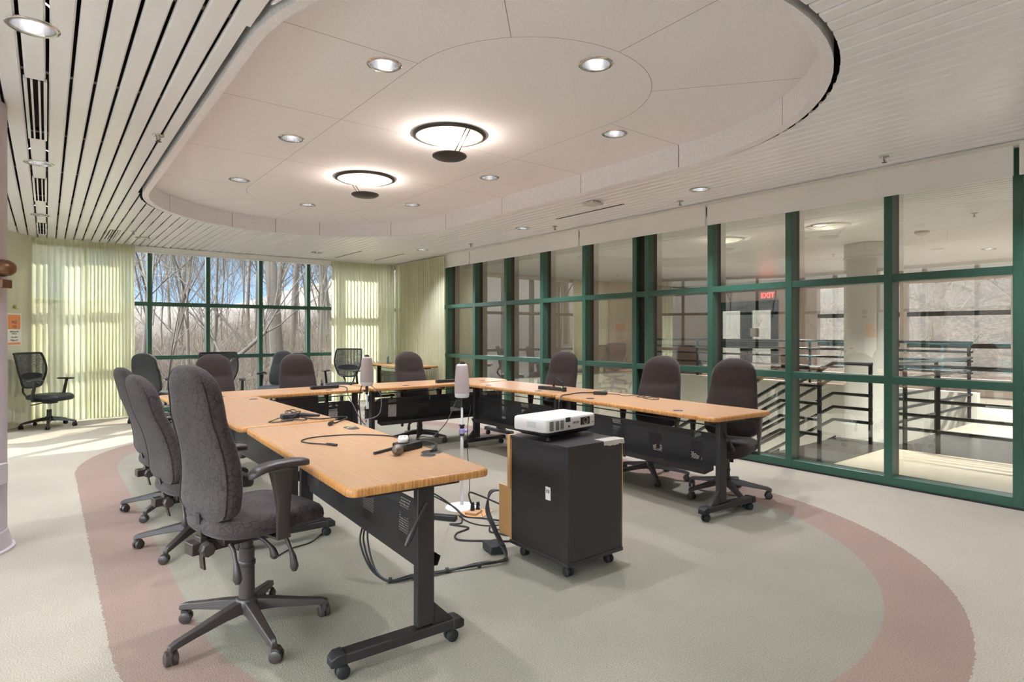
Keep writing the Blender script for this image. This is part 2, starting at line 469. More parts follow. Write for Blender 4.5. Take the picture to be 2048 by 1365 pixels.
def thing(name, label, cat, loc=(0, 0, 0), rz=0.0, group=None):
    o = bpy.data.objects.new(name, None); COL.objects.link(o)
    o.empty_display_size = 0.1
    o.location = loc; o.rotation_euler = (0, 0, rz)
    o['label'] = label; o['category'] = cat
    if group: o['group'] = group
    return o
def tag(o, label, cat, group=None):
    o['label'] = label; o['category'] = cat
    if group: o['group'] = group
    return o
def struct(o):
    o['kind'] = 'structure'; return o
def copy_tree(o, parent=None):
    c = o.copy(); COL.objects.link(c); c.parent = parent
    for ch in list(o.children): copy_tree(ch, c)
    return c
def crom(P, k=8, closed=False):
    P = [Vector(p) for p in P]; out = []; n = len(P)
    for i in range(n if closed else n - 1):
        a = P[(i - 1) % n] if closed or i > 0 else P[0]; b = P[i]; c = P[(i + 1) % n]; d = P[(i + 2) % n] if closed or i + 2 < n else P[-1]
        for j in range(k):
            t = j / k
            out.append(0.5 * ((2 * b) + (c - a) * t + (2 * a - 5 * b + 4 * c - d) * t * t + (3 * b - a - 3 * c + d) * t ** 3))
    if not closed: out.append(P[-1])
    return out
def sup(hx, hy, e, n=32):
    out = []
    for k in range(n):
        t = 2 * PI * k / n; c, s_ = math.cos(t), math.sin(t)
        out.append((hx * math.copysign(abs(c) ** (2 / e), c), hy * math.copysign(abs(s_) ** (2 / e), s_)))
    return out
def text_mesh(name, body, size, mat, loc, rot, parent=None, depth=0.0006, align='CENTER'):
    cu = bpy.data.curves.new(name, 'FONT'); cu.body = body; cu.size = size; cu.extrude = depth; cu.align_x = align; cu.align_y = 'CENTER'
    t = bpy.data.objects.new(name, cu); COL.objects.link(t)
    dg = bpy.context.evaluated_depsgraph_get()
    me = bpy.data.meshes.new_from_object(t.evaluated_get(dg))
    bpy.data.objects.remove(t, do_unlink=True)
    me.materials.clear(); me.materials.append(MATS[mat])
    o = bpy.data.objects.new(name, me); COL.objects.link(o)
    o.location = loc; o.rotation_euler = rot
    if parent is not None: o.parent = parent
    return o
def lamp(name, kind, loc, energy, color=(1, 0.9, 0.8), size=0.12, spread=None, parent=None, rot=(0, 0, 0), spot=None):
    d = bpy.data.lights.new(name, kind); d.energy = energy; d.color = color
    if kind == 'AREA':
        d.shape = 'DISK'; d.size = size
        if spread: d.spread = spread
    elif kind == 'SPOT':
        d.shadow_soft_size = size; d.spot_size = spot; d.spot_blend = 0.6
    else: d.shadow_soft_size = size
    o = bpy.data.objects.new(name, d); COL.objects.link(o); o.location = loc; o.rotation_euler = rot
    if parent is not None: o.parent = parent
    return o

# ------------------------------------------------------------------ room shell
ZC = 2.74
SX, SY0, SY1, SR = 2.53, 3.05, 6.92, 1.78
LIGHT_HOLES = []
SOFFIT_LIGHTS = [(-0.05, 3.53), (-0.05, 6.33), (-0.05, 9.11), (1.12, 10.34), (3.74, 10.35), (5.07, 3.50), (5.07, 6.27), (5.04, 8.94), (-0.05, 0.73), (5.07, 0.73), (1.6, -1.2), (3.6, -1.2)]
RECESS_LIGHTS = [(1.59, 3.28), (1.59, 4.99), (1.59, 6.68), (3.60, 3.28), (3.60, 5.0), (3.60, 6.66), (2.58, 2.50), (2.58, 7.46)]
DIFFUSERS = [(-0.05, 4.25, 5.55), (-0.05, 6.95, 8.15), (-0.05, 9.75, 10.85), (0.75, 9.8, 10.85)]

b = MB(); b.lohi((-4.6, -3.6, -0.25), (5.92, 11.5, 0)); struct(b.obj('floor', 'carpet', smooth=False))

def free_spans(x, y0, y1):
    cuts = []
    def circ(cx, cy, r, yy0=None, yy1=None):
        if abs(x - cx) < r:
            h = math.sqrt(r * r - (x - cx) ** 2)
            cuts.append(((yy0 if yy0 is not None else cy) - h, (yy1 if yy1 is not None else cy) + h))
    circ(SX, 0, SR + 0.022, SY0, SY1)
    for (lx, ly) in SOFFIT_LIGHTS: circ(lx, ly, 0.088)
    for (dx, a, c) in DIFFUSERS:
        if abs(x - dx) < 0.06: cuts.append((a, c))
    cuts.sort(); sp = []; y = y0
    for a, c in cuts:
        if a > y: sp.append((y, min(a, y1)))
        y = max(y, c)
    if y < y1: sp.append((y, y1))
    return sp
def slats(name, x0, x1, y0, y1, spanf, pitch=0.1078):
    b = MB(); x = x0
    prof = [(-0.047, 0.018), (-0.0455, 0.008), (-0.038, 0.0), (-0.02, 0), (0, 0), (0.02, 0), (0.038, 0.0), (0.0455, 0.008), (0.047, 0.018)]
    while x < x1:
        for (p, zp), (q, zq) in zip(prof[:-1], prof[1:]):
            sa = spanf(x + p, y0, y1); sb = spanf(x + q, y0, y1)
            if len(sa) != len(sb): sa = sb = spanf(x + (p + q) / 2, y0, y1)
            for (a0, a1), (c0, c1) in zip(sa, sb):
                b.add([(x + p, a0, ZC + zp), (x + q, c0, ZC + zq), (x + q, c1, ZC + zq), (x + p, a1, ZC + zp)], [(0, 1, 2, 3)])
        x += pitch
    return struct(b.obj(name, 'slat_white', angle=60))
XG = -0.32 + 0.0539
slats('ceiling', XG - 0.1078 * 38, 5.70, -3.5, 11.36, free_spans)
b = MB()
for y in [0.4 + 1.25 * i for i in range(-3, 9)]:
    if y < SY0 - SR - 0.1 or y > SY1 + SR + 0.1: b.lohi((-4.5, y - 0.02, 2.756), (5.7, y + 0.02, 2.80))
    else:
        b.lohi((-4.5, y - 0.02, 2.756), (SX - SR - 0.03, y + 0.02, 2.80)); b.lohi((SX + SR + 0.03, y - 0.02, 2.756), (5.7, y + 0.02, 2.80))
struct(b.obj('ceiling', 'dark_metal', smooth=False))
b = MB(); b.lohi((-4.6, -3.6, 3.35), (5.95, 11.6, 3.40)); b.lohi((-4.6, 11.5, 2.72), (5.95, 11.6, 3.4)); b.lohi((-4.65, -3.6, 2.72), (-4.6, 11.6, 3.4)); b.lohi((-4.6, -3.65, 2.72), (5.95, -3.6, 3.4)); b.lohi((5.95, -3.6, 2.72), (6.0, 11.6, 3.4))
struct(b.obj('ceiling', 'plenum_black', smooth=False))

def stadium(r, z, cx=SX, y0=SY0, y1=SY1, n=40):
    p = []
    for k in range(n + 1):
        t = PI * k / n; p.append((cx + r * math.cos(t), y1 + r * math.sin(t), z))
    for k in range(n + 1):
        t = PI + PI * k / n; p.append((cx + r * math.cos(t), y0 + r * math.sin(t), z))
    return p
# recess fascia ring (bottom lip, inner face, outer face)
b = MB(); b.rings([stadium(SR - 0.065, 2.93), stadium(SR - 0.065, 2.735), stadium(SR - 0.008, 2.73), stadium(SR - 0.008, 2.95)], cap=False)
struct(b.obj('ceiling', 'ceiling_fabric', angle=30))
ZR = 2.93
b = MB(); ring = stadium(SR, ZR + 0.0)
# recess ceiling with holes for downlights: strips along Y
def rec_spans(x, y0, y1):
    if abs(x - SX) >= SR - 0.06: return []
    h = math.sqrt((SR - 0.06) ** 2 - (x - SX) ** 2); lo, hi = SY0 - h, SY1 + h
    cuts = []
    for lx, ly in RECESS_LIGHTS:
        if abs(x - lx) < 0.085:
            k = math.sqrt(0.085 ** 2 - (x - lx) ** 2); cuts.append((ly - k, ly + k))
    cuts.sort(); sp = []; y = lo
    for a, c in cuts: sp.append((y, a)); y = c
    sp.append((y, hi)); return sp
xs = sorted(set([round(SX - 1.719 + 3.438 * i / 90, 4) for i in range(91)] + [round(lx + 0.0849 * s * t, 4) for lx in (1.59, 2.58, 3.60) for s in (-1, 1) for t in (1.0, 0.95, 0.85, 0.7, 0.5, 0.3, 0.0)]))
for xa, xb in zip(xs[:-1], xs[1:]):
    sa, sb = rec_spans(xa, 0, 0), rec_spans(xb, 0, 0)
    if len(sa) != len(sb): sa = sb = rec_spans((xa + xb) / 2, 0, 0)
    for (a0, a1), (c0, c1) in zip(sa, sb):
        b.add([(xa, a0, ZR), (xb, c0, ZR), (xb, c1, ZR), (xa, a1, ZR)], [(0, 1, 2, 3)])
struct(b.obj('ceiling', 'ceiling_fabric', smooth=False))
# seams between the fabric panels
b = MB(); RI = 0.83
def seam(p, q, w=0.0015, zz=ZR - 0.0006):
    p = Vector((p[0], p[1], zz)); q = Vector((q[0], q[1], zz)); t = (q - p).normalized(); s = Vector((-t.y, t.x, 0)) * w
    b.add([p + s, q + s, q - s, p - s], [(0, 1, 2, 3)])
st = stadium(RI, ZR, cx=2.57, y0=3.14, y1=6.9)
for p, q in zip(st, st[1:] + st[:1]): seam(p, q, 0.0013)
for yy in (3.14, 4.32, 5.64, 6.9):
    seam((SX - SR + 0.07, yy), (2.57 - RI, yy)); seam((2.57 + RI, yy), (SX + SR - 0.07, yy))
for yy in (4.32, 5.64): seam((2.57 - RI, yy), (2.57 + RI, yy), 0.0012)
for t in (45, 90, 135):
    c_, s_ = math.cos(math.radians(t)), math.sin(math.radians(t))
    seam((2.57 + RI * c_, 6.9 + RI * s_), (SX + (SR - 0.07) * c_, SY1 + (SR - 0.07) * s_))
    seam((2.57 + RI * c_, 3.14 - RI * s_), (SX + (SR - 0.07) * c_, SY0 - (SR - 0.07) * s_))
# vertical joints in the fascia
for yy in (3.14, 4.32, 5.64, 6.9):
    for sx in (-1, 1):
        X_ = SX + sx * (SR - 0.067); b.add([(X_, yy - 0.0025, 2.736), (X_, yy + 0.0025, 2.736), (X_, yy + 0.0025, 2.93), (X_, yy - 0.0025, 2.93)], [(0, 1, 2, 3)])
for t in (35, 70, 90, 110, 145):
    for (yc, sg) in ((SY1, 1), (SY0, -1)):
        a_ = math.radians(t) * sg; r_ = SR - 0.067; da = 0.0025 / r_
        P = [(SX + r_ * math.cos(a_ + k), yc + r_ * math.sin(a_ + k)) for k in (-da, da)]
        b.add([(P[0][0], P[0][1], 2.736), (P[1][0], P[1][1], 2.736), (P[1][0], P[1][1], 2.93), (P[0][0], P[0][1], 2.93)], [(0, 1, 2, 3)])
struct(b.obj('ceiling', 'dark_metal', smooth=False))

# ---- glazing walls: local x along the wall, z up, y = depth outwards
RAILZ = [(0.0, 0.085), (0.885, 0.95), (1.772, 1.837), (2.655, 2.72)]
def glazing(name, pos, rz, L, mull, glass, depth=0.12, w=0.065, back=0.05, rail_front=0.0, skip=()):
    """pos: start point; mull: list of positions along local x where mullions start"""
    f = MB(); k = MB(); g = MB()
    for m_ in mull:
        f.lohi((m_, 0, 0), (m_ + w, depth - back, 2.72)); k.lohi((m_ + 0.004, depth - back, 0), (m_ + w - 0.004, depth, 2.72))
    for z0, z1 in RAILZ:
        f.lohi((0, 0.004, z0), (L, depth - back, z1)); k.lohi((0, depth - back, z0 + 0.004), (L, depth, z1 - 0.004))
    o = f.obj(name, 'green_frame', smooth=False, bevel=0.003, seg=1); struct(o)
    o.location = pos; o.rotation_euler = (0, 0, rz)
    kb = k.obj('back_frame', 'bronze_frame', o, smooth=False)
    g.add([(0, depth - 0.035, 0.05), (L, depth - 0.035, 0.05), (L, depth - 0.035, 2.7), (0, depth - 0.035, 2.7)], [(0, 1, 2, 3)])
    g.obj('glass', glass, o, smooth=False)
    bb = MB(); bb.lohi((0, -0.012, 0.0), (L, 0.0, 0.014)); bb.obj('floor_strip', 'black_base', o, smooth=False)
    return o
# far wall: runs along +X at Y=11.40
glazing('window_1', (-0.45, 11.40, 0), 0, 6.4, [0.01 + 0.8725 * i for i in range(8)], 'glass_clear', depth=0.13)
# partition: from Y=11.4 down to Y=-3.4 at X=5.75  (local x = -Y) ; outward = +X
mu = [11.04, 10.165, 9.285, 8.405, 7.525, 6.645, 5.765, 4.88, 4.69, 3.81, 2.93, 2.05, 1.17, 0.29, -0.59, -1.47, -2.35, -3.2]
glazing('window_2', (5.75, 11.4, 0), -PI / 2, 14.8, [11.4 - y - 0.065 for y in mu], 'glass_partition', depth=0.165, back=0.065)
b = MB(); b.lohi((5.80, 4.755, 0), (5.90, 4.88, 2.74)); struct(b.obj('wall_right', 'black_base', smooth=False))
b = MB(); b.lohi((5.75, -3.6, 2.72), (5.92, 11.5, 3.3)); struct(b.obj('wall_right', 'slat_white', smooth=False))
# header over the far window, with roller shade cassette
b = MB(); b.lohi((-0.45, 11.36, 2.715), (5.9, 11.52, 3.3)); struct(b.obj('wall_back', 'white_paint', smooth=False))
b = MB(); b.lohi((1.05, 11.30, 2.655), (4.36, 11.38, 2.735)); b.lohi((1.05, 11.31, 2.63), (4.36, 11.33, 2.655)); 
struct(b.obj('trim_1', 'shade_white', bevel=0.006))
# pier with the poster, then an angled glazed wall on the window side
P0 = Vector((-0.20, 11.14, 0)); P1 = Vector((-0.50, 10.56, 0)); P2 = Vector((-2.35, 6.99, 0)); P3 = Vector((-2.35, -3.5, 0))
def wallseg(name, a, c, th, z0, z1, mat):
    d = (c - a); L = d.length; ang = math.atan2(d.y, d.x)
    bb = MB(); bb.lohi((0, 0, z0), (L, th, z1)); o = bb.obj(name, mat, smooth=False); o.location = (a.x, a.y, 0); o.rotation_euler = (0, 0, ang); return struct(o)
wallseg('wall_left', P1, P0 + Vector((0.02, 0.04, 0)), 0.2, 0, 3.3, 'wall_paint')
b = MB(); b.lohi((-0.52, 11.12, 0), (-0.17, 11.5, 3.3)); struct(b.obj('wall_left', 'wall_paint', smooth=False))
d = P1 - P2; L = d.length
glazing('window_3', (P2.x, P2.y, 0), math.atan2(d.y, d.x), L, [0.03 + 0.88 * i for i in range(5) if 0.03 + 0.88 * i < L - 0.07] + [L - 0.07], 'glass_clear')
L3 = P2.y - P3.y
glazing('window_4', (P3.x, P3.y, 0), PI / 2, L3, [0.0 + 0.88 * i for i in range(12) if 0.88 * i < L3 - 0.07] + [L3 - 0.066], 'glass_clear')
b = MB(); b.lohi((-2.4, -3.64, 0), (5.8, -3.5, 2.72)); struct(b.obj('wall_front', 'wall_paint', smooth=False))
wallseg('wall_left', P2, P1, 0.14, 2.72, 3.35, 'white_paint'); wallseg('wall_left', P3, P2, 0.14, 2.72, 3.35, 'white_paint')
b = MB(); b.lohi((-2.4, -3.64, 2.72), (5.8, -3.5, 3.35)); struct(b.obj('wall_back', 'white_paint', smooth=False))

# ---- column by the camera with fire alarm, notice and sensor
col = MB(); col.lathe([(0.285, 0.0), (0.285, 0.012), (0.27, 0.02), (0.25, 0.11), (0.25, 0.115), (0.245, 0.12), (0.245, 2.735)], (-0.437, 4.87, 0), n=48)
struct(col.obj('wall_column', 'column_paint'))

# ------------------------------------------------------------------ lobby beyond the partition
def blk(name, a, c, mat, bevel=0):
    bb = MB(); bb.lohi(a, c); return struct(bb.obj(name, mat, smooth=False, bevel=bevel))
blk('floor', (5.921, -3.5, -0.25), (7.7, 2.78, 0.0), 'lobby_floor')
blk('floor', (7.7, -3.5, -0.25), (9.6, 2.78, 0.001), 'granite_dark')
blk('floor', (9.6, -3.5, -0.25), (16.5, 2.78, 0.0), 'carpet_grey')
blk('floor', (5.921, 2.78, -0.25), (7.95, 3.45, 0.003), 'granite_dark')
blk('floor', (11.15, 2.78, -0.25), (16.5, 11.5, 0.0), 'carpet_grey')
blk('floor', (5.921, 9.2, -0.25), (11.15, 11.5, 0.0), 'carpet_grey')
blk('floor', (5.921, 2.0, -3.3), (11.2, 9.3, -3.2), 'lobby_floor')
blk('wall_parapet', (11.0, 2.78, -3.2), (11.15, 9.35, 0.42), 'white_paint')
blk('wall_parapet', (5.921, 9.2, -3.2), (11.15, 9.35, 0.42), 'white_paint')
blk('wall_parapet', (5.92, 2.70, -3.2), (11.15, 2.78, -0.25), 'white_paint')
blk('wall_parapet', (5.925, 3.45, -3.2), (5.97, 9.2, -0.02), 'white_paint')
blk('wall_east', (15.4, -3.5, -0.2), (15.6, 8.2, 0.35), 'pink_paint')
blk('wall_east', (15.4, -3.5, 2.45), (15.6, 8.2, 3.3), 'pink_paint')
blk('wall_east', (15.4, 7.2, 0.35), (15.6, 8.2, 2.45), 'pink_paint')
for i_, y_ in enumerate((-3.5, -1.2, 1.0, 3.2, 5.2)): blk('wall_east', (15.42, y_, 0.35), (15.58, y_ + 0.14, 2.45), 'pink_paint')
for z_ in (1.0, 1.7): blk('wall_east', (15.44, -3.5, z_), (15.56, 7.2, z_ + 0.1), 'bronze_frame')
blk('wall_east', (15.4, 10.1, 0), (15.6, 11.5, 3.3), 'pink_paint')
blk('wall_east', (15.4, 8.2, 2.2), (15.6, 10.1, 3.3), 'pink_paint')
blk('wall_back', (5.925, 11.5, 0), (16, 11.6, 3.3), 'pink_paint')
blk('wall_front', (5.925, -3.7, 0), (16, -3.5, 3.3), 'pink_paint')
blk('ceiling', (5.925, -3.6, 3.35), (16, 11.6, 3.4), 'plenum_black')
LOBBY_LIGHTS = [(8.0, 3.7), (8.0, 6.6), (10.2, 2.0), (12.5, 3.0), (9.0, 1.2), (12.5, 6.4), (13.4, 1.6)]
def lob(x, y0, y1):
    cuts = []
    for lx, ly in LOBBY_LIGHTS:
        if abs(x - lx) < 0.088:
            h = math.sqrt(0.088 ** 2 - (x - lx) ** 2); cuts.append((ly - h, ly + h))
    cuts.sort(); sp = []; y = y0
    for a, c in cuts: sp.append((y, a)); y = c
    sp.append((y, y1)); return sp
slats('ceiling', 6.02, 15.3, -3.4, 11.4, lob)
# white column in the stairwell
b = MB(); b.lathe([(0.30, -3.2), (0.30, 2.49), (0.315, 2.50), (0.315, 2.52), (0.30, 2.53), (0.30, 2.735)], (10.27, 4.04, 0), n=48)
struct(b.obj('wall_column', 'white_paint'))
# stair: straight flight going down in +Y between X 6.5 and 7.85
stair = thing('staircase', 'flight of dark stairs going down behind the glass partition', 'stairs', (0, 0, 0))
bs = MB(); nst = 17; run = 0.29; rise = 0.182
for i in range(nst):
    y = 3.45 + run * i; z = -rise * (i + 1)
    bs.lohi((6.5, y, z - 0.18), (7.85, y + run + 0.02, z))
bs.obj('steps', 'lobby_floor', stair, smooth=False)
for x in (6.46, 7.85):
    sb = MB(); sb.add([(x, 3.45, -0.35), (x, 3.45, 0.03), (x, 3.45 + nst * run, 0.03 - nst * rise), (x, 3.45 + nst * run, -0.45 - nst * rise), (x + 0.04, 3.45, -0.35), (x + 0.04, 3.45, 0.03), (x + 0.04, 3.45 + nst * run, 0.03 - nst * rise), (x + 0.04, 3.45 + nst * run, -0.45 - nst * rise)],
                      [(0, 1, 2, 3), (4, 7, 6, 5), (0, 4, 5, 1), (1, 5, 6, 2), (2, 6, 7, 3), (3, 7, 4, 0)])
    sb.obj('stringer', 'granite_dark', stair, smooth=False)
def railing(name, label, pts, heights, posts, mat='rail_black', r=0.02, rtop=0.024, group=None):
    t = thing(name, label, 'railing', (0, 0, 0), group=group)
    for i, h in enumerate(heights):
        m_ = MB(); m_.tube([(p[0], p[1], p[2] + h) for p in pts], rtop if i == 0 else r, 8); m_.obj('rail', mat, t)
    for p in posts:
        m_ = MB(); m_.cyl((p[0], p[1], p[2]), (p[0], p[1], p[2] + heights[0]), 0.024, n=8); m_.obj('post', mat, t)
    return t
sl = rise / run
H5 = [0.95, 0.76, 0.57, 0.40, 0.24]
for x, lb in ((6.52, 'sloping black tube railing on the stair side nearest the glass'), (7.82, 'sloping black tube railing on the far side of the stair')):
    railing('stair_railing', lb, [(x, 3.0, 0.0), (x, 3.45, 0.0), (x, 8.2, -sl * 4.75)], H5, [(x, 3.02, 0), (x, 3.9, -0.28), (x, 5.2, -sl * 1.75), (x, 6.6, -sl * 3.15), (x, 8.1, -sl * 4.65)])
railing('guard_railing', 'black horizontal tube railing beside the dark lobby floor strip', [(7.72, 0.9, 0), (7.72, 2.75, 0)], H5, [(7.72, 1.0, 0), (7.72, 2.3, 0), (7.72, 2.62, 0)])
railing('guard_railing', 'black tube railing on top of the white stairwell parapet', [(11.07, 2.85, 0.42), (11.07, 9.1, 0.42)], [0.76, 0.62, 0.48, 0.30], [(11.07, 2.9 + 1.2 * i, 0.42) for i in range(6)])
railing('guard_railing', 'short black railing across the stairwell edge near the column', [(8.0, 2.85, 0), (11.0, 2.85, 0)], H5, [(8.05, 2.85, 0), (9.5, 2.85, 0), (10.9, 2.85, 0)])
# door with exit sign at the far lobby wall
dr = MB(); dr.lohi((15.36, 8.2, 0), (15.5, 8.30, 2.2)); dr.lohi((15.36, 10.0, 0), (15.5, 10.1, 2.2)); dr.lohi((15.36, 8.2, 2.1), (15.5, 10.1, 2.2)); dr.lohi((15.36, 9.1, 0), (15.5, 9.2, 2.1))
for z0, z1 in ((0, 0.25), (0.95, 1.1), (1.95, 2.1)): dr.lohi((15.40, 8.3, z0), (15.46, 10.0, z1))
for y in (8.3, 8.98, 9.2, 9.9): dr.lohi((15.40, y, 0), (15.46, y + 0.12, 2.1))
do = struct(dr.obj('door_1', 'door_dark', smooth=False))
g = MB(); g.add([(15.43, 8.3, 0.1), (15.43, 10.0, 0.1), (15.43, 10.0, 2.1), (15.43, 8.3, 2.1)], [(0, 1, 2, 3)]); g.obj('glass', 'glass_clear', do, smooth=False)
g = MB(); g.lohi((15.38, 8.75, 1.22), (15.395, 9.0, 1.45)); tag(g.obj('door_notice', 'paper'), 'small paper notice stuck on the dark lobby door', 'notice')
ex = thing('exit_sign', 'red glowing exit sign above the dark lobby door', 'sign', (15.3, 8.45, 2.33))
g = MB(); g.box((0.02, 0, 0), (0.05, 0.36, 0.20)); g.obj('housing', 'white_plastic', ex, smooth=False)
text_mesh('lettering', 'EXIT', 0.19, 'exit_red', (-0.007, 0, 0), (PI / 2, 0, -PI / 2), ex, 0.002)

# ------------------------------------------------------------------ downlights, sprinklers and other ceiling things
def make_downlight(z, power, color, label, x, y, group, emit='lamp_warm'):
    t = thing('downlight', label, 'ceiling light', (x, y, z), 0, group)
    m_ = MB(); m_.lathe([(0.080, 0.0), (0.082, -0.004), (0.098, -0.005), (0.104, -0.001), (0.104, 0.003), (0.080, 0.003)], n=32); m_.obj('trim_ring', 'chrome', t)
    m_ = MB(); m_.lathe([(0.081, -0.001), (0.076, 0.05), (0.062, 0.11), (0.045, 0.13)], n=32); m_.obj('reflector', 'chrome', t)
    m_ = MB(); m_.lathe([(0.066, 0.108), (0.055, 0.098), (0.03, 0.091), (0.001, 0.09)], n=24); m_.obj('bulb', emit, t)
    lamp('downlight_light', 'AREA', (0, 0, 0.082), power, color, 0.07, math.radians(150), t)
    return t
first_names = {'r': 'round chrome downlight in the fabric ceiling recess', 's': 'round chrome downlight between the white ceiling slats'}
rl = ['beside the nearer pendant lamp toward the seats', 'level with the nearer pendant lamp', 'in the row beyond the further pendant lamp']
def ord_lab(i, n, base): 
    w_ = ['nearest the camera', 'second from the camera', 'third from the camera', 'fourth from the camera']
    return base + ', ' + w_[i]
WARM = (0.92, 0.95, 1.08)
for i, (x, y) in enumerate(RECESS_LIGHTS):
    if i < 3: lb = ord_lab(i, 3, 'chrome downlight in the window-side row of the oval recess')
    elif i < 6: lb = ord_lab(i - 3, 3, 'chrome downlight in the partition-side row of the oval recess')
    elif i == 6: lb = 'chrome downlight inside the curved seam before the nearer pendant lamp'
    else: lb = 'chrome downlight at the far rounded end of the oval recess'
    make_downlight(ZR, LAMP, WARM, lb, x, y, 'downlights in the oval ceiling recess')
slab = ['large chrome downlight among the dark-gapped slats at the upper edge', 'chrome downlight in the slats between two air diffusers', 'small chrome downlight in the slats near the back curtain', 'chrome downlight in slats just before the back window curtain',
        'chrome downlight in slats near the back window corner', 'chrome downlight by the nearest white roller shades', 'chrome downlight in slats above the middle of the glass partition', 'chrome downlight in slats near the partition curtain',
        'chrome downlight over the carpet beside the camera', 'chrome downlight by the partition beside the camera', 'chrome downlight in slats behind the camera, window side', 'chrome downlight in slats behind the camera, partition side']
for i, (x, y) in enumerate(SOFFIT_LIGHTS):
    make_downlight(ZC, LAMP * (1.6 if x > 5 else 1.0), WARM, slab[i], x, y, 'downlights in the slatted ceiling')
ll = ['beside the stair railing', 'above the lower stair flight', 'near the lobby railing', 'beyond the white column', 'above the dark lobby floor', 'near the exit door', 'at the far lobby corner']
for i, (x, y) in enumerate(LOBBY_LIGHTS):
    make_downlight(ZC, LAMP * 8.0, (1, 0.94, 0.88), 'warm lobby downlight behind the glass ' + ll[i], x, y, 'downlights in the lobby', 'lamp_lobby')

def make_pendant(x, y, ay, label, size):
    t = thing('pendant_lamp', label, 'ceiling lamp', (x, y, 2.93), 0, 'dish lamps in the oval ceiling recess')
    R_ = size / 2
    m_ = MB(); m_.lathe([(R_ * 0.93, -0.012), (R_ * 0.7, -0.034), (R_ * 0.4, -0.049), (R_ * 0.15, -0.055), (0.001, -0.056)], n=48); m_.obj('glass_dish', 'dish_white', t)
    m_ = MB(); m_.lathe([(R_ * 0.91, -0.006), (R_ * 0.93, -0.022), (R_, -0.012), (R_ * 1.01, -0.001), (R_ * 0.97, 0.0)], n=48); m_.obj('rim', 'dark_metal', t)
    m_ = MB(); m_.lathe([(0.001, -0.205), (0.06, -0.202), (0.115, -0.19), (0.138, -0.176), (0.138, -0.166), (0.128, -0.166), (0.085, -0.172), (0.08, -0.160), (0.001, -0.160)], n=40); m_.obj('lower_disc', 'dark_metal', t)
    for s in (-1, 1):
        m_ = MB(); m_.tube([(s * 0.018, ay * 0.10, -0.168), (s * 0.018, ay * (R_ - 0.01), -0.012)], 0.004, 8); m_.obj('rod', 'dark_metal', t)
    m_ = MB(); m_.lathe([(0.0, -0.160), (0.045, -0.158), (0.045, -0.154), (0.001, -0.153)], n=20); m_.obj('bulb', 'lamp_warm', t)
    lamp('pendant_light', 'AREA', (0, 0, -0.151), 6.5, (1.0, 0.88, 0.76), 0.07, parent=t, rot=(PI, 0, 0))
pm('dish_white', (238, 232, 222), rough=0.5, var=0.0)
make_pendant(2.57, 4.12, -1, 'larger dish lamp with dark disc hanging on rods, nearer the camera', 0.585)
make_pendant(2.60, 5.81, 1, 'further dish lamp with dark disc below, deeper in the recess', 0.60)

def sprinkler(x, y, z, lb):
    t = thing('sprinkler', lb, 'sprinkler', (x, y, z), 0, 'ceiling sprinklers')
    m_ = MB(); m_.lathe([(0.001, 0.0), (0.038, -0.002), (0.034, -0.008), (0.012, -0.010), (0.010, -0.035), (0.001, -0.036)], n=20); m_.obj('escutcheon', 'chrome', t)
    m_ = MB(); m_.lathe([(0.001, -0.048), (0.020, -0.047), (0.020, -0.045), (0.001, -0.044)], n=12)
    for s in (-1, 1): m_.tube([(s * 0.010, 0, -0.012), (s * 0.014, 0, -0.03), (s * 0.002, 0, -0.046)], 0.002, 6)
    m_.obj('deflector', 'dark_metal', t)
for x, y, z, lb in ((0.63, 4.91, ZC, 'chrome sprinkler in slats beside the curved recess edge'), (5.29, 1.94, ZC, 'chrome sprinkler above the nearest roller shade'), (5.34, 3.93, ZC, 'sprinkler by the first gap between roller shades'),
                    (5.31, 5.89, ZC, 'sprinkler by the second gap between roller shades'), (5.31, 7.87, ZC, 'sprinkler by the furthest roller shade'), (0.95, 9.75, ZC, 'sprinkler near the back diffuser above the curtain'), (8.6, 2.2, ZC, 'sprinkler in the lobby ceiling behind the glass')):
    sprinkler(x, y, z, lb)
b = MB(); b.box((0, 0, -0.03), (0.16, 0.16, 0.022)); b.box((0, 0, -0.01), (0.10, 0.10, 0.02)); o = b.obj('ceiling_sensor', 'white_plastic', bevel=0.004)
o.location = (4.62, 4.52, ZC); tag(o, 'square white sensor box on slats beside the recess', 'sensor')
o = MB().lathe([(0.001, -0.06), (0.05, -0.055), (0.085, -0.03), (0.09, 0.0)], n=28).obj('dome_camera', 'white_plastic'); o.location = (9.6, 3.05, ZC); tag(o, 'white dome camera on the lobby ceiling behind the glass', 'camera')
for i, (x, y0, y1) in enumerate(DIFFUSERS):
    t = thing('air_diffuser', ['long slotted air diffuser between slats beside the large downlight', 'slotted air diffuser further along the window-side slats', 'small slotted diffuser in slats near the poster wall', 'slotted air diffuser in slats above the back curtain'][i], 'vent', (x, (y0 + y1) / 2, ZC), 0, 'slotted air diffusers')
    L_ = y1 - y0 - 0.01
    for k, dx in enumerate((-0.045, -0.017, 0.017, 0.045)):
        m_ = MB(); m_.box((dx, 0, 0.004), (0.016 if k in (0, 3) else 0.010, L_, 0.022)); m_.obj('slat', 'slat_white', t, smooth=False)
    m_ = MB(); m_.box((0, 0, 0.045), (0.10, L_, 0.01)); m_.obj('backing', 'plenum_black', t, smooth=False)
for x, y, L_, lb in ((4.98, 4.95, 1.1, 'thin dark slot diffuser in slats beside the sensor box'), (4.28, 10.3, 1.2, 'thin slot diffuser in slats near the back corner curtain'), (5.03, 10.2, 1.2, 'thin slot diffuser in slats nearest the partition curtain')):
    b = MB(); b.box((0, 0, -0.002), (0.014, L_, 0.006)); o = b.obj('slot_diffuser', 'dark_metal', smooth=False); o.location = (x, y, ZC); tag(o, lb, 'vent', 'slot diffusers')

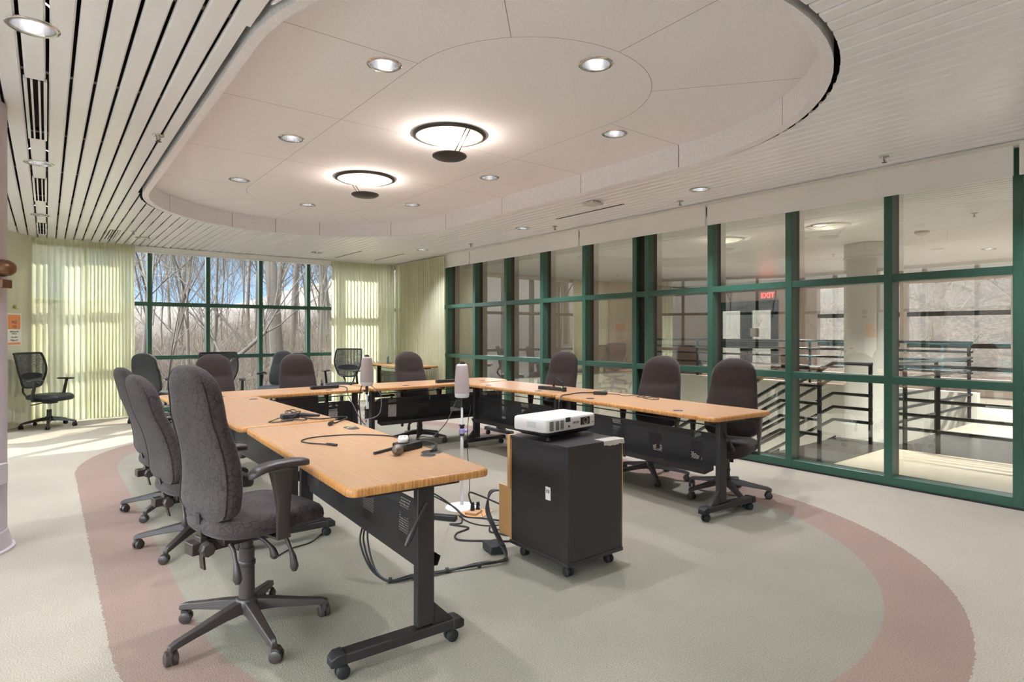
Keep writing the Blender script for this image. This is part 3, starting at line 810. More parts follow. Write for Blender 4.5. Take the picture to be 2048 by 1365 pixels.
# roller shades along the partition
shades = [(-1.45, 1.18, 'white roller shade at the nearest end of the partition'), (1.215, 3.825, 'white roller shade over the three nearest panes'), (3.85, 5.80, 'white roller shade around the double mullion'), (5.825, 8.45, 'white roller shade over the three panes beyond the double mullion'), (8.475, 9.25, 'furthest short white roller shade beside the curtain')]
for y0, y1, lb in shades:
    t = thing('roller_shade', lb, 'shade', (5.68, (y0 + y1) / 2, 2.6), 0, 'roller shades along the glass partition')
    L_ = y1 - y0
    m_ = MB(); m_.box((0, 0, 0.02), (0.012, L_, 0.205)); m_.obj('shade_cloth', 'shade_white', t, smooth=False)
    m_ = MB(); m_.box((0, 0, -0.09), (0.018, L_, 0.022)); m_.obj('hem_bar', 'shade_white', t, bevel=0.004)
b = MB(); b.lohi((5.60, -3.4, 2.722), (5.75, 9.3, 2.738)); struct(b.obj('trim_2', 'white_paint', bevel=0.002))

# ------------------------------------------------------------------ curtains
def curtain(name, label, a, c, z0, z1, folds, amp, seed, gather=1.0):
    rnd = random.Random(seed)
    a = Vector(a); c = Vector(c); L_ = (c - a).length; n = int(folds * 10)
    ph = []; p = 0
    for i in range(n + 1):
        ph.append(p); p += (0.75 + 0.5 * rnd.random()) * 2 * PI * folds / n
    cols = []
    amps = [amp * (0.6 + 0.8 * abs(math.sin(i * 0.37 + seed))) for i in range(n + 1)]
    zz = [z0 + (z1 - z0) * k / 8 for k in range(9)]
    m_ = MB()
    for k, z in enumerate(zz):
        t = k / 8
        for i in range(n + 1):
            s_ = i / n
            w_ = amps[i] * (1.15 - 0.55 * t) * math.sin(ph[i])
            m_.v.append((s_ * L_, w_ + 0.012 * math.sin(3 * s_ + 2 * t), z))
    for k in range(8):
        for i in range(n):
            q = k * (n + 1) + i
            m_.f.append((q, q + 1, q + n + 2, q + n + 1))
    o = m_.obj(name, 'sheer_curtain', angle=180)
    o.location = (a.x, a.y, 0); o.rotation_euler = (0, 0, math.atan2(c.y - a.y, c.x - a.x))
    return tag(o, label, 'curtain', 'sheer pleated curtains')
curtain('sheer_curtain', 'sheer pale curtain filling the window beside the poster wall', (-0.17, 11.10, 0), (0.52, 11.12, 0), 0.02, 2.72, 9, 0.028, 3)
curtain('sheer_curtain', 'densely gathered sheer curtain drawn back at the window edge', (0.50, 11.14, 0), (1.10, 11.14, 0), 0.02, 2.72, 13, 0.032, 5)
curtain('sheer_curtain', 'sheer pale curtain between the back window and the room corner', (4.30, 11.12, 0), (5.62, 11.14, 0), 0.02, 2.70, 20, 0.030, 8)
curtain('sheer_curtain', 'pale curtain hanging along the glass partition at the far end', (5.62, 11.12, 0), (5.60, 9.12, 0), 0.02, 2.70, 26, 0.026, 12)
curtain('sheer_curtain', 'narrow pale curtain behind the round column beside the poster wall', (-0.72, 10.45, 0), (-1.1, 9.7, 0), 0.02, 2.70, 9, 0.05, 15)

# ------------------------------------------------------------------ poster wall objects
def on_pier(s, z, off):
    d_ = (P0 - P1).normalized(); nrm = Vector((d_.y, -d_.x, 0))
    p = P1 + d_ * s + nrm * off; return (p.x, p.y, z), math.atan2(d_.y, d_.x)
(pl_, pr_) = on_pier(0.30, 1.375, 0.006)
po = thing('poster', 'orange and white wifi poster on the wall above the mesh chair', 'poster', pl_, pr_)
m_ = MB(); m_.box((0, 0, 0), (0.32, 0.004, 0.46)); m_.obj('sheet', 'paper', po, smooth=False)
m_ = MB(); m_.box((0, -0.003, 0.105), (0.27, 0.002, 0.20)); m_.obj('orange_panel', 'poster_orange', po, smooth=False)
m_ = MB(); m_.box((0, -0.003, -0.195), (0.27, 0.002, 0.03)); m_.obj('orange_band', 'poster_orange', po, smooth=False)
for tx, sz, z in (('WiFi', 0.062, 0.10), ('VSB', 0.06, 0.035), ('VSB Guest Wifi', 0.030, -0.03), ('Network', 0.028, -0.06), ('vsbguest@vsb', 0.026, -0.105), ('VSBguest77', 0.034, -0.150)):
    text_mesh('lettering', tx, sz, 'poster_ink', (0, -0.0045, z), (PI / 2, 0, 0), po)
(sl_, sr_) = on_pier(0.33, 1.69, 0.02)
b = MB(); b.box((0, 0, 0), (0.055, 0.04, 0.055)); o = b.obj('thermostat', 'white_plastic', bevel=0.006); o.location = sl_; o.rotation_euler = (0, 0, sr_); tag(o, 'small white wall box above the orange poster', 'thermostat')
b = MB(); b.box((-0.035, -0.002, 0), (0.028, 0.03, 0.045)); b.obj('yellow_tab', 'yellow_plastic', o, bevel=0.003)
# things on the column, just visible at the frame edge
def on_col(px_ang, z, off=0.0):
    r_ = 0.245 + off; return (-0.425 + r_ * math.cos(px_ang), 4.87 + r_ * math.sin(px_ang), z)
CA = math.radians(-34)
t = thing('fire_alarm', 'bronze domed fire alarm with box on the round column', 'alarm', on_col(CA, 1.72, 0.005), CA)
m_ = MB(); m_.tube([(0, 0, 0), (0.02, 0, 0)], 0.052, 24)
m_.obj('backplate', 'brass', t); m_ = MB()
m_.tube([(0.02, 0, 0), (0.05, 0, 0), (0.07, 0, 0), (0.082, 0, 0)], [0.05, 0.047, 0.034, 0.012], 24); m_.obj('dome', 'brass', t)
m_ = MB(); m_.box((0.015, 0, -0.095), (0.05, 0.075, 0.05)); m_.obj('alarm_box', 'brass', t, bevel=0.003)
def curved(name, z0, z1, a0, a1, r_, mat, n=14):
    m2 = MB(); 
    for k in range(n + 1):
        a_ = a0 + (a1 - a0) * k / n
        for (rr, zz) in ((r_, z0), (r_, z1)): m2.v.append((-0.425 + rr * math.cos(a_), 4.87 + rr * math.sin(a_), zz))
    for k in range(n): m2.f.append((2 * k, 2 * k + 2, 2 * k + 3, 2 * k + 1))
    return m2.obj(name, mat)
o = curved('column_poster', 0.82, 1.51, math.radians(-125), math.radians(-36), 0.2475, 'paper'); tag(o, 'orange and white poster wrapped on the round column', 'poster')
c1 = curved('orange_panel', 1.24, 1.50, math.radians(-124), math.radians(-37), 0.2488, 'poster_orange'); c1.parent = o
c1 = curved('orange_band', 0.83, 0.86, math.radians(-124), math.radians(-37), 0.2488, 'poster_orange'); c1.parent = o
t = thing('wall_switch', 'beige switch box on the lower part of the round column', 'switch', on_col(math.radians(-36), 0.48, 0.012), math.radians(-36))
m_ = MB(); m_.box((0, 0, 0), (0.03, 0.075, 0.125)); m_.obj('cover', 'owl_base', t, bevel=0.004)

# ------------------------------------------------------------------ woods outside
def ground_h(x, y):
    r = math.hypot(x - 1.5, y - 4)
    h = -1.3 + max(0, r - 8) * 0.085 + 0.35 * math.sin(x * 0.21 + 1) * math.sin(y * 0.17) * min(1, max(0, r - 9) / 10)
    if x < -7: h += min(7, (-7 - x) * 0.30)
    if x > 18: h += (x - 18) * 0.22
    return min(h, (11.0 if x < -7 else 5.0) + max(0, r - 42) * 0.22 + 0.5 * math.sin(x * .1) + max(0, min(3, (x - 18) * .2)))
b = MB(); N = 90; S = 130.0
for i in range(N + 1):
    for j in range(N + 1):
        x = -70 + S * i / N; y = -45 + S * j / N
        h = ground_h(x, y)
        if -3.5 < x < 17.5 and -5 < y < 13: h = -3.6
        b.v.append((x, y, h))
for i in range(N):
    for j in range(N):
        q = i * (N + 1) + j; b.f.append((q, q + N + 1, q + N + 2, q + 1))
struct(b.obj('ground', 'leaf_litter'))

def grow(b, rnd, p, d, r, L, depth, maxd, curl=0.25, up=0.1, nbr=3):
    pts = [p]; rad = [r]; q = Vector(p); dd = Vector(d).normalized(); k = 4 if depth < maxd - 1 else 3
    for i in range(k):
        dd = (dd + Vector((rnd.uniform(-curl, curl), rnd.uniform(-curl, curl), rnd.uniform(-curl, curl) + up))).normalized()
        q = q + dd * L / k; pts.append(q.copy()); rad.append(r * (1 - 0.62 * (i + 1) / k))
    b.tube(pts, rad, 7 if depth == 0 else (5 if depth < 2 else 3), cap=False)
    if depth >= maxd: return
    n = nbr + (1 if depth < 2 else 0) + rnd.randint(0, 1)
    for i in range(n):
        t = rnd.uniform(0.35 if depth == 0 else 0.2, 1.0); j = min(k - 1, int(t * k)); f = t * k - j
        o = pts[j].lerp(pts[j + 1], f); rr = rad[j] * (1 - f) + rad[j + 1] * f
        ax = Vector((rnd.uniform(-1, 1), rnd.uniform(-1, 1), rnd.uniform(-0.1, 0.9))).normalized()
        nd = (dd * 0.6 + ax * 0.9).normalized()
        grow(b, rnd, o, nd, rr * rnd.uniform(0.5, 0.75), L * rnd.uniform(0.45, 0.72), depth + 1, maxd, curl * 1.15, up * 0.8, nbr)
def tree_mesh(seed, h, r, maxd, nbr, up=0.1, d=(0, 0, 1)):
    rnd = random.Random(seed); b = MB(); b.v = []
    grow(b, rnd, Vector((0, 0, -0.6)), Vector(d), r, h, 0, maxd, 0.16, up, nbr)
    return b
protos = []
for i, (h, r, md, nb, up) in enumerate(((9, 0.085, 4, 6, 0.2), (7, 0.055, 4, 6, 0.2), (11, 0.17, 4, 6, 0.15), (5, 0.035, 4, 6, 0.25), (9, 0.05, 3, 8, 0.3))):
    o = tree_mesh(100 + i, h, r, md, nb, up).obj('bare_tree', 'bark', angle=80)
    protos.append(o)
kinds = ['tall bare tree with grey bark in the woods', 'slender bare tree with upright twigs in the woods', 'thick old bare tree in the woods outside', 'young thin bare sapling in the woods', 'straight pole-like bare tree in the woods']
rt = random.Random(21); placed = 0; used = set()
def put_tree(k, x, y, s, rz, label=None, lean=(0, 0)):
    o = protos[k] if k not in used else None
    if o is None:
        o = protos[k].copy(); COL.objects.link(o)
    used.add(k)
    o.location = (x, y, ground_h(x, y)); o.scale = (s, s, s); o.rotation_euler = (lean[0], lean[1], rz)
    tag(o, label or kinds[k], 'tree', None if label else 'bare trees in the woods: ' + kinds[k])
    if label:
        if 'group' in o: del o['group']
    return o
# far-window wedge
cnt = 0
while cnt < 62:
    y = rt.uniform(14.5, 55); x = y * rt.uniform(0.03, 0.50)
    if y < 25 and x > (y - 11.4) * 1.05 - 1.6: continue
    put_tree(rt.choice([0, 1, 1, 3, 4, 4, 2 if y > 26 else 3]), x, y, rt.uniform(0.8, 1.25), rt.uniform(0, 6.28)); cnt += 1
# window side (seen mirrored in the partition glass)
cnt = 0
while cnt < 38:
    x = rt.uniform(-6, -34); y = rt.uniform(-6, 26)
    put_tree(rt.choice([0, 1, 3, 4, 2]), x, y, rt.uniform(0.8, 1.3), rt.uniform(0, 6.28)); cnt += 1
cnt = 0
while cnt < 32:
    x = rt.uniform(19, 45); y = rt.uniform(-8, 22)
    put_tree(rt.choice([0, 1, 3, 4, 2]), x, y, rt.uniform(0.8, 1.3), rt.uniform(0, 6.28)); cnt += 1
put_tree(2, 5.35, 17.6, 1.25, 1.0, 'biggest bare tree trunk standing just outside the back window')
lt = tree_mesh(55, 4.6, 0.10, 4, 3, 0.05, (0.75, 0.1, 0.42)).obj('leaning_tree', 'bark', angle=80)
lt.location = (0.75, 13.9, 0.5 + ground_h(.75, 13.9)); tag(lt, 'dark leaning tree with low branches reaching across the back window', 'tree')
# tangled brush: uncountable
b = MB(); rb = random.Random(5)
for i in range(1500):
    if i % 8 == 0: x = rb.uniform(18, 32); y = rb.uniform(-6, 16)
    elif i % 5 == 0: x = rb.uniform(-5, -18); y = rb.uniform(-4, 16)
    else: y = 13.8 + 26 * rb.random() ** 1.3; x = y * rb.uniform(0.02, 0.46)
    hh = rb.uniform(0.5, 1.5) * (1 if y < 17 else 1.5)
    for st in range(rb.randint(1, 3)):
        grow(b, rb, Vector((x + rb.uniform(-.3, .3), y + rb.uniform(-.3, .3), ground_h(x, y) - .05)), Vector((rb.uniform(-.9, .9), rb.uniform(-.9, .9), 1)), rb.uniform(0.006, 0.014), hh, 2, 4, 0.3, 0.05, 3)
o = b.obj('undergrowth', 'brush_twig', smooth=False); tag(o, 'tangled dry brush covering the hillside outside the window', 'brush'); o['kind'] = 'stuff'
railing('balcony_railing', 'pale teal railing of the balcony outside the window wall', [(-3.6, -3.5, 0), (-3.6, 8, 0)], [1.08, 0.90, 0.72, 0.54], [(-3.6, -3 + 1.5 * i, 0) for i in range(8)], 'rail_teal')
blk('floor', (-5.5, -3.6, -0.3), (-2.5, 8.2, -0.05), 'white_paint')  # balcony slab, made white and widened past the railing to bounce light indoors

# ------------------------------------------------------------------ chairs
def star_base(parent, mat, r=0.33, rot=0.0):
    m_ = MB()
    m_.lathe([(0.0, 0.085), (0.035, 0.085), (0.048, 0.10), (0.05, 0.14), (0.042, 0.155), (0.0, 0.156)], n=20)
    for k in range(5):
        a = rot + 2 * PI * k / 5; c, s = math.cos(a), math.sin(a); n = Vector((-s, c, 0)); u = Vector((c, s, 0))
        rs = []
        for rr, w, z0, z1 in ((0.03, 0.031, 0.095, 0.147), (0.12, 0.027, 0.092, 0.132), (0.24, 0.022, 0.078, 0.108), (r - 0.01, 0.019, 0.066, 0.094), (r + 0.018, 0.014, 0.060, 0.082)):
            p = u * rr
            rs.append([p + n * w + Vector((0, 0, z0)), p + n * (w * 0.72) + Vector((0, 0, z1)), p - n * (w * 0.72) + Vector((0, 0, z1)), p - n * w + Vector((0, 0, z0))])
        m_.rings(rs)
    m_.obj('star_base', mat, parent, bevel=0.004, angle=35)
    for k in range(5):
        a = rot + 2 * PI * k / 5; c, s = math.cos(a), math.sin(a); u = Vector((c, s, 0)); n = Vector((-s, c, 0))
        m2 = MB(); ctr = u * (r + 0.004)
        sw = a * 1.7 + 0.6; ax = Vector((math.cos(sw), math.sin(sw), 0)); off = Vector((-ax.y, ax.x, 0)) * 0.012
        for sd in (-1, 1):
            c0 = ctr + off + Vector((0, 0, 0.0265)) + ax * (sd * 0.006)
            m2.tube([c0, c0 + ax * sd * 0.004, c0 + ax * sd * 0.016, c0 + ax * sd * 0.019], [0.0265, 0.0265, 0.0255, 0.021], 18)
        m2.tube([ctr + Vector((0, 0, 0.03)), ctr + Vector((0, 0, 0.072))], 0.010, 10)
        m2.tube([ctr + off + Vector((0, 0, 0.045)) - ax * 0.021, ctr + off + Vector((0, 0, 0.045)) + ax * 0.021], [0.016, 0.016], 12)
        m2.obj('caster', 'rubber' if mat != 'chair_plastic' else 'chair_plastic', parent)

def back_w(t, wmax, wtop):
    # half width along the height t in 0..1 : rounded bottom, widest low, tapering up to a rounded top
    w = wmax + (wtop - wmax) * (max(0, t - 0.18) / 0.82) ** 1.5
    e = 1.0
    if t < 0.12: e = (1 - ((0.12 - t) / 0.12) ** 2.6 * 0.55)
    if t > 0.80: e = math.sqrt(max(0.0, 1 - ((t - 0.80) / 0.2) ** 2.5 * 0.90))
    return w * e
def task_chair(label, group, sh=0.46, lean=8.0, fab='brown_fabric', plastic='chair_plastic', metal='chair_metal', bh=0.66, arms=True, base_rot=0.0):
    t = thing('task_chair', label, 'chair', group=group)
    star_base(t, plastic, 0.33, base_rot)
    m_ = MB(); m_.cyl((0, 0, 0.14), (0, 0, max(0.2, sh - 0.19)), 0.034, 0.032, 24); m_.cyl((0, 0, sh - 0.20), (0, 0, sh - 0.11), 0.027, n=24)
    m_.lathe([(0.034, 0), (0.037, 0.004), (0.037, 0.02), (0.034, 0.024)], (0, 0, max(0.17, sh - 0.27)), 24); m_.obj('gas_column', plastic, t)
    m_ = MB(); m_.box((0.0, 0, sh - 0.112), (0.30, 0.19, 0.028)); m_.box((-0.08, 0, sh - 0.13), (0.34, 0.07, 0.05)); m_.box((-0.17, 0, sh - 0.125), (0.06, 0.06, 0.045))
    m_.obj('mechanism', metal, t, bevel=0.004)
    # upholstered seat
    m_ = MB(); rs = []
    prof = [(0.82, -0.085), (0.93, -0.082), (0.985, -0.066), (1.0, -0.045), (0.985, -0.022), (0.93, -0.006), (0.80, 0.003), (0.5, 0.002), (0.15, -0.002)]
    for k_, z in prof:
        ring = []
        for x, y in sup(0.262 * k_, 0.245 * k_, 3.2, 36):
            zz = z - (0.035 * max(0, (x - 0.08) / 0.165) ** 2) - 0.010 * (1 - (y / 0.245) ** 2) * (1 if z > -0.03 else 0) * math.exp(-((x + 0.02) / 0.14) ** 2)
            ring.append((x + 0.05, y, sh + zz))
        rs.append(ring)
    m_.rings(rs); m_.obj('seat', fab, t, angle=60)
    # backrest cushion, lying on the plane leaning back
    H0, H1 = sh - 0.02, sh - 0.02 + bh; tl = math.tan(math.radians(lean)); nz = 34; rs = []
    def thick(tt): return 0.046 * (0.42 + 0.58 * math.sqrt(min(1.0, min(tt, 1 - tt) / 0.10)))
    def cx(z):
        tt = (z - H0) / bh
        return -0.175 - (z - H0) * tl + 0.030 * math.sin(PI * min(1, tt * 1.5)) * (1 if tt < 0.67 else 0) + (0.0 if tt < 0.67 else -0.02 * ((tt - 0.67) / 0.33) ** 2)
    for i in range(nz + 1):
        tt = i / nz; z = H0 + bh * tt
        w = back_w(tt, 0.215, 0.162); th = thick(tt)
        ring = []
        for x, y in sup(th, w, 3.4, 32):
            fx = x
            if x > 0: fx = x * (1.05 + 0.25 * abs(y / 0.235) ** 2) + 0.01 * math.exp(-((tt - 0.3) / 0.18) ** 2) * (1 - (y / 0.24) ** 2) - 0.012 * math.exp(-((tt - 0.62) / 0.04) ** 2) * (1 - (y / 0.2) ** 2)
            ring.append((cx(z) + fx, y, z))
        rs.append(ring)
    m_ = MB(); m_.rings(rs); bk = m_.obj('backrest', fab, t, angle=75)
    loop = []
    for sd in (1, -1):
        rng = range(nz + 1) if sd == 1 else range(nz, -1, -1)
        for i in rng:
            tt = i / nz; z = H0 + bh * tt; w = back_w(tt, 0.215, 0.162)
            zz = z + (0.003 if tt == 0 else (-0.003 if tt == 1 else 0))
            loop.append((cx(z) - 0.68 * thick(tt), sd * (w - 0.006) * 0.985, zz))
    m_ = MB(); m_.tube(loop, 0.0035, 6, closed=True); m_.obj('piping', fab, bk)
    # flat post bar and clamp behind
    zb = sh - 0.23
    def px(z): return -0.175 - (z - H0) * tl - 0.034
    m_ = MB(); m_.rings([[(px(z) - 0.004, -0.018, z), (px(z) + 0.004, -0.018, z), (px(z) + 0.004, 0.018, z), (px(z) - 0.004, 0.018, z)] for z in (zb, H0 + 0.03)]); m_.obj('back_bar', metal, t, smooth=False)
    m_ = MB(); zc = sh - 0.125; m_.box((px(zc), 0, zc), (0.030, 0.056, 0.078)); m_.obj('clamp', metal, t, bevel=0.004)
    m_ = MB(); m_.tube([(px(zc) + 0.005, -0.034, zc - 0.01), (px(zc) + 0.005, -0.058, zc - 0.01), (px(zc) + 0.005, -0.064, zc - 0.01)], [0.032, 0.032, 0.024], 8); m_.obj('clamp_knob', plastic, t, smooth=False)
    for (lx, ly, dx, L_) in ((-0.13, -0.11, -0.0, 0.12), (0.08, -0.14, 0.02, 0.13), (0.0, -0.09, 0.03, 0.08)):
        m_ = MB(); z = sh - 0.12
        P = [Vector((lx, ly, z)), Vector((lx + dx * .5, ly - 0.03, z - 0.02)), Vector((lx + dx, ly - 0.045, z - L_ * .5)), Vector((lx + dx * 1.3, ly - 0.055, z - L_ * .75)), Vector((lx + dx * 1.5, ly - 0.06, z - L_ * 1.1)), Vector((lx + dx * 1.5, ly - 0.062, z - L_ * 1.25))]
        m_.tube(P, [0.010, 0.009, 0.008, 0.014, 0.019, 0.010], 10); m_.obj('lever', plastic, t)
    if arms:
        for sd in (-1, 1):
            y0 = sd * 0.262; za = sh + 0.205
            m_ = MB()
            rs = []
            for z, hw, ht, dx in ((sh - 0.10, 0.030, 0.007, 0.02), (sh - 0.0, 0.030, 0.008, 0.02), (sh + 0.03, 0.030, 0.013, 0.02), (sh + 0.09, 0.036, 0.016, 0.018), (za - 0.02, 0.052, 0.020, 0.012)):
                rs.append([(dx + x, y0 + y, z) for x, y in sup(hw, ht, 5, 16)])
            m_.rings(rs); m_.box((0.02, sd * 0.17, sh - 0.098), (0.06, 0.20, 0.010))
            su = m_.obj('arm_support', plastic, t)
            m_ = MB(); rs = []
            for i in range(21):
                u = -math.cos(PI * i / 20); x = 0.005 + u * 0.135
                z = za + 0.008 - 0.032 * (abs(u) ** 3 if u < 0 else 0.35 * u ** 3) ; k_ = max(0.0, 1 - abs(u) ** 7) ** 0.5
                k_ = max(k_, 0.15)
                rs.append([(x, y0 + yy * 1.0, z + zz) for yy, zz in sup(0.038 * k_, 0.018 * (0.5 + 0.5 * k_), 2.6, 18)])
            m_.rings(rs); m_.obj('arm_pad', plastic, su, angle=60)
    return t

def mesh_chair(label, group, sh=0.47, lean=10):
    t = thing('mesh_chair', label, 'chair', group=group)
    star_base(t, 'black_plastic', 0.31, 0.3)
    m_ = MB(); m_.cyl((0, 0, 0.13), (0, 0, 0.25), 0.03, n=20); m_.obj('gas_sleeve', 'black_plastic', t)
    m_ = MB(); m_.cyl((0, 0, 0.24), (0, 0, sh - 0.10), 0.018, n=20); m_.obj('gas_column', 'chrome', t)
    m_ = MB(); m_.box((0, 0, sh - 0.095), (0.24, 0.2, 0.03)); m_.box((0.02, 0, sh - 0.115), (0.12, 0.12, 0.04)); m_.tube([(0.0, -0.05, sh - .11), (0.0, -0.26, sh - .125), (-0.02, -0.30, sh - .13)], 0.008, 8); m_.obj('mechanism', 'black_plastic', t, bevel=0.004)
    rs = []; m_ = MB()
    for k_, z in [(0.80, -0.07), (0.95, -0.066), (1.0, -0.045), (0.98, -0.02), (0.9, -0.004), (0.6, 0.0), (0.15, -0.004)]:
        rs.append([(x + 0.02, y, sh + z - 0.03 * max(0, (x - .08) / .17) ** 2) for x, y in sup(0.245 * k_, 0.25 * k_, 3, 32)])
    m_.rings(rs); m_.obj('seat', 'seat_leather', t, angle=60)
    tl = math.tan(math.radians(lean)); zb = sh + 0.10; zt = sh + 0.57
    def bx(z, y): return -0.235 - (z - zb) * tl - 0.02 + 0.045 * (y / 0.25) ** 2 + 0.02 * math.sin(PI * (z - zb) / (zt - zb))
    out = [(0.13, zb), (0.20, zb + 0.10), (0.245, zb + 0.22), (0.25, zb + 0.34), (0.235, zt - 0.02), (0.19, zt)]
    loop2 = [(y, z) for y, z in out] + [(-y, z) for y, z in reversed(out)]
    P = crom([(bx(z, y), y, z) for y, z in loop2], 5, closed=True)
    m_ = MB(); m_.tube(P, 0.014, 10, closed=True); m_.obj('back_frame', 'black_plastic', t)
    m_ = MB(); nz, ny = 14, 12
    def wid(z):
        for (y0, z0), (y1, z1) in zip(out[:-1], out[1:]):
            if z0 <= z <= z1: return y0 + (y1 - y0) * (z - z0) / (z1 - z0)
        return 0.19
    for i in range(nz + 1):
        z = zb + (zt - zb) * i / nz
        for j in range(ny + 1):
            y = wid(z) * (-1 + 2 * j / ny); m_.v.append((bx(z, y), y, z))
    for i in range(nz):
        for j in range(ny):
            q = i * (ny + 1) + j; m_.f.append((q, q + 1, q + ny + 2, q + ny + 1))
    m_.obj('back_mesh', 'mesh_fabric', t)
    m_ = MB(); rs = []
    for i in range(13):
        u = -1 + 2 * i / 12; y = 0.19 * u; h = 0.035 * math.sqrt(max(0.05, 1 - u * u)) + 0.012; z = zb + 0.15
        rs.append([(bx(z, y) - 0.012, y, z - h), (bx(z, y) - 0.02, y, z), (bx(z, y) - 0.012, y, z + h), (bx(z, y) - 0.006, y, z)])
    m_.rings(rs); m_.obj('lumbar_pad', 'black_plastic', t)
    m_ = MB()
    for s in (-1, 1): m_.tube(crom([(-0.06, s * 0.06, sh - 0.09), (-0.20, s * 0.07, sh - 0.07), (-0.30, s * 0.08, sh + 0.02), (bx(zb, 0.1) - 0.01, s * 0.13, zb + 0.03)], 5), 0.013, 8)
    m_.obj('back_support', 'black_plastic', t)
    for s in (-1, 1):
        m_ = MB(); m_.tube([(0.0, s * 0.15, sh - 0.085), (-0.02, s * 0.27, sh - 0.075), (-0.01, s * 0.285, sh - 0.02), (0.035, s * 0.285, sh + 0.19)], [0.016, 0.018, 0.022, 0.018], 8); su = m_.obj('arm_support', 'black_plastic', t)
        m_ = MB(); m_.rings([[(x + 0.02, s * 0.285 + y, sh + z) for x, y in sup(0.125 * k, 0.043 * k, 3, 24)] for k, z in ((0.9, 0.19), (1, 0.198), (0.9, 0.21))]); m_.obj('arm_pad', 'black_plastic', su)
    return t

def put(t, x, y, deg):
    t.location = (x, y, 0.0); t.rotation_euler = (0, 0, math.radians(deg)); return t
CG = 'brown high-backed chairs around the tables'
put(task_chair('nearest brown patterned chair, seen from behind at the first table', CG, sh=0.565, lean=5, bh=0.65, fab='brown_fabric_lit', base_rot=math.radians(-101)), 0.705, 2.83, 14)
c0 = task_chair('middle chair of the window-side row, seen from behind', CG, sh=0.44, lean=13, fab='brown_fabric_lit', base_rot=math.radians(-30 + 180)); put(c0, 0.75, 4.20, 10)
def chair_copy(src, label, x, y, deg):
    c = copy_tree(src); c['label'] = label; return put(c, x, y, deg)
chair_copy(c0, 'furthest brown chair of the window-side row', 0.76, 5.14, 9)
c1 = task_chair('brown high-backed chair at the near end of the partition-side tables', CG, sh=0.47, lean=9, base_rot=math.radians(-38)); put(c1, 4.38, 2.78, 198)
chair_copy(c1, 'brown chair facing the charger cable coils on the partition side', 4.36, 3.54, 195)
chair_copy(c1, 'brown chair beside the power strip on the partition side', 4.45, 5.02, 192)
c2 = task_chair('brown chair at the rounded-end far table, between the two speaker stands', CG, sh=0.45, lean=12, base_rot=math.radians(40)); put(c2, 3.60, 6.46, 268)
chair_copy(c2, 'brown chair behind the power strip with upright plug at the far table', 2.22, 6.62, 262)
chair_copy(c2, 'brown chair at the far table corner, half hidden by the nearest chair', 1.45, 7.02, 266)
g0 = task_chair('dark grey fabric chair standing by the gathered curtain', 'dark grey chairs near the back window', sh=0.45, lean=6, fab='grey_fabric', plastic='black_plastic', metal='black_plastic', bh=0.60)
put(g0, 1.28, 10.40, 50)
chair_copy(g0, 'dark grey fabric chair in front of the back window middle', 3.02, 10.25, 225)
k0 = mesh_chair('black mesh-backed chair alone beside the wall poster', 'black mesh chairs'); put(k0, 0.03, 10.66, -38)
chair_copy(k0, 'black mesh-backed chair before the back window, legs hidden by tables', 1.90, 9.05, 262)
chair_copy(k0, 'black mesh-backed chair in front of the bright back curtain', 4.02, 9.95, 222)

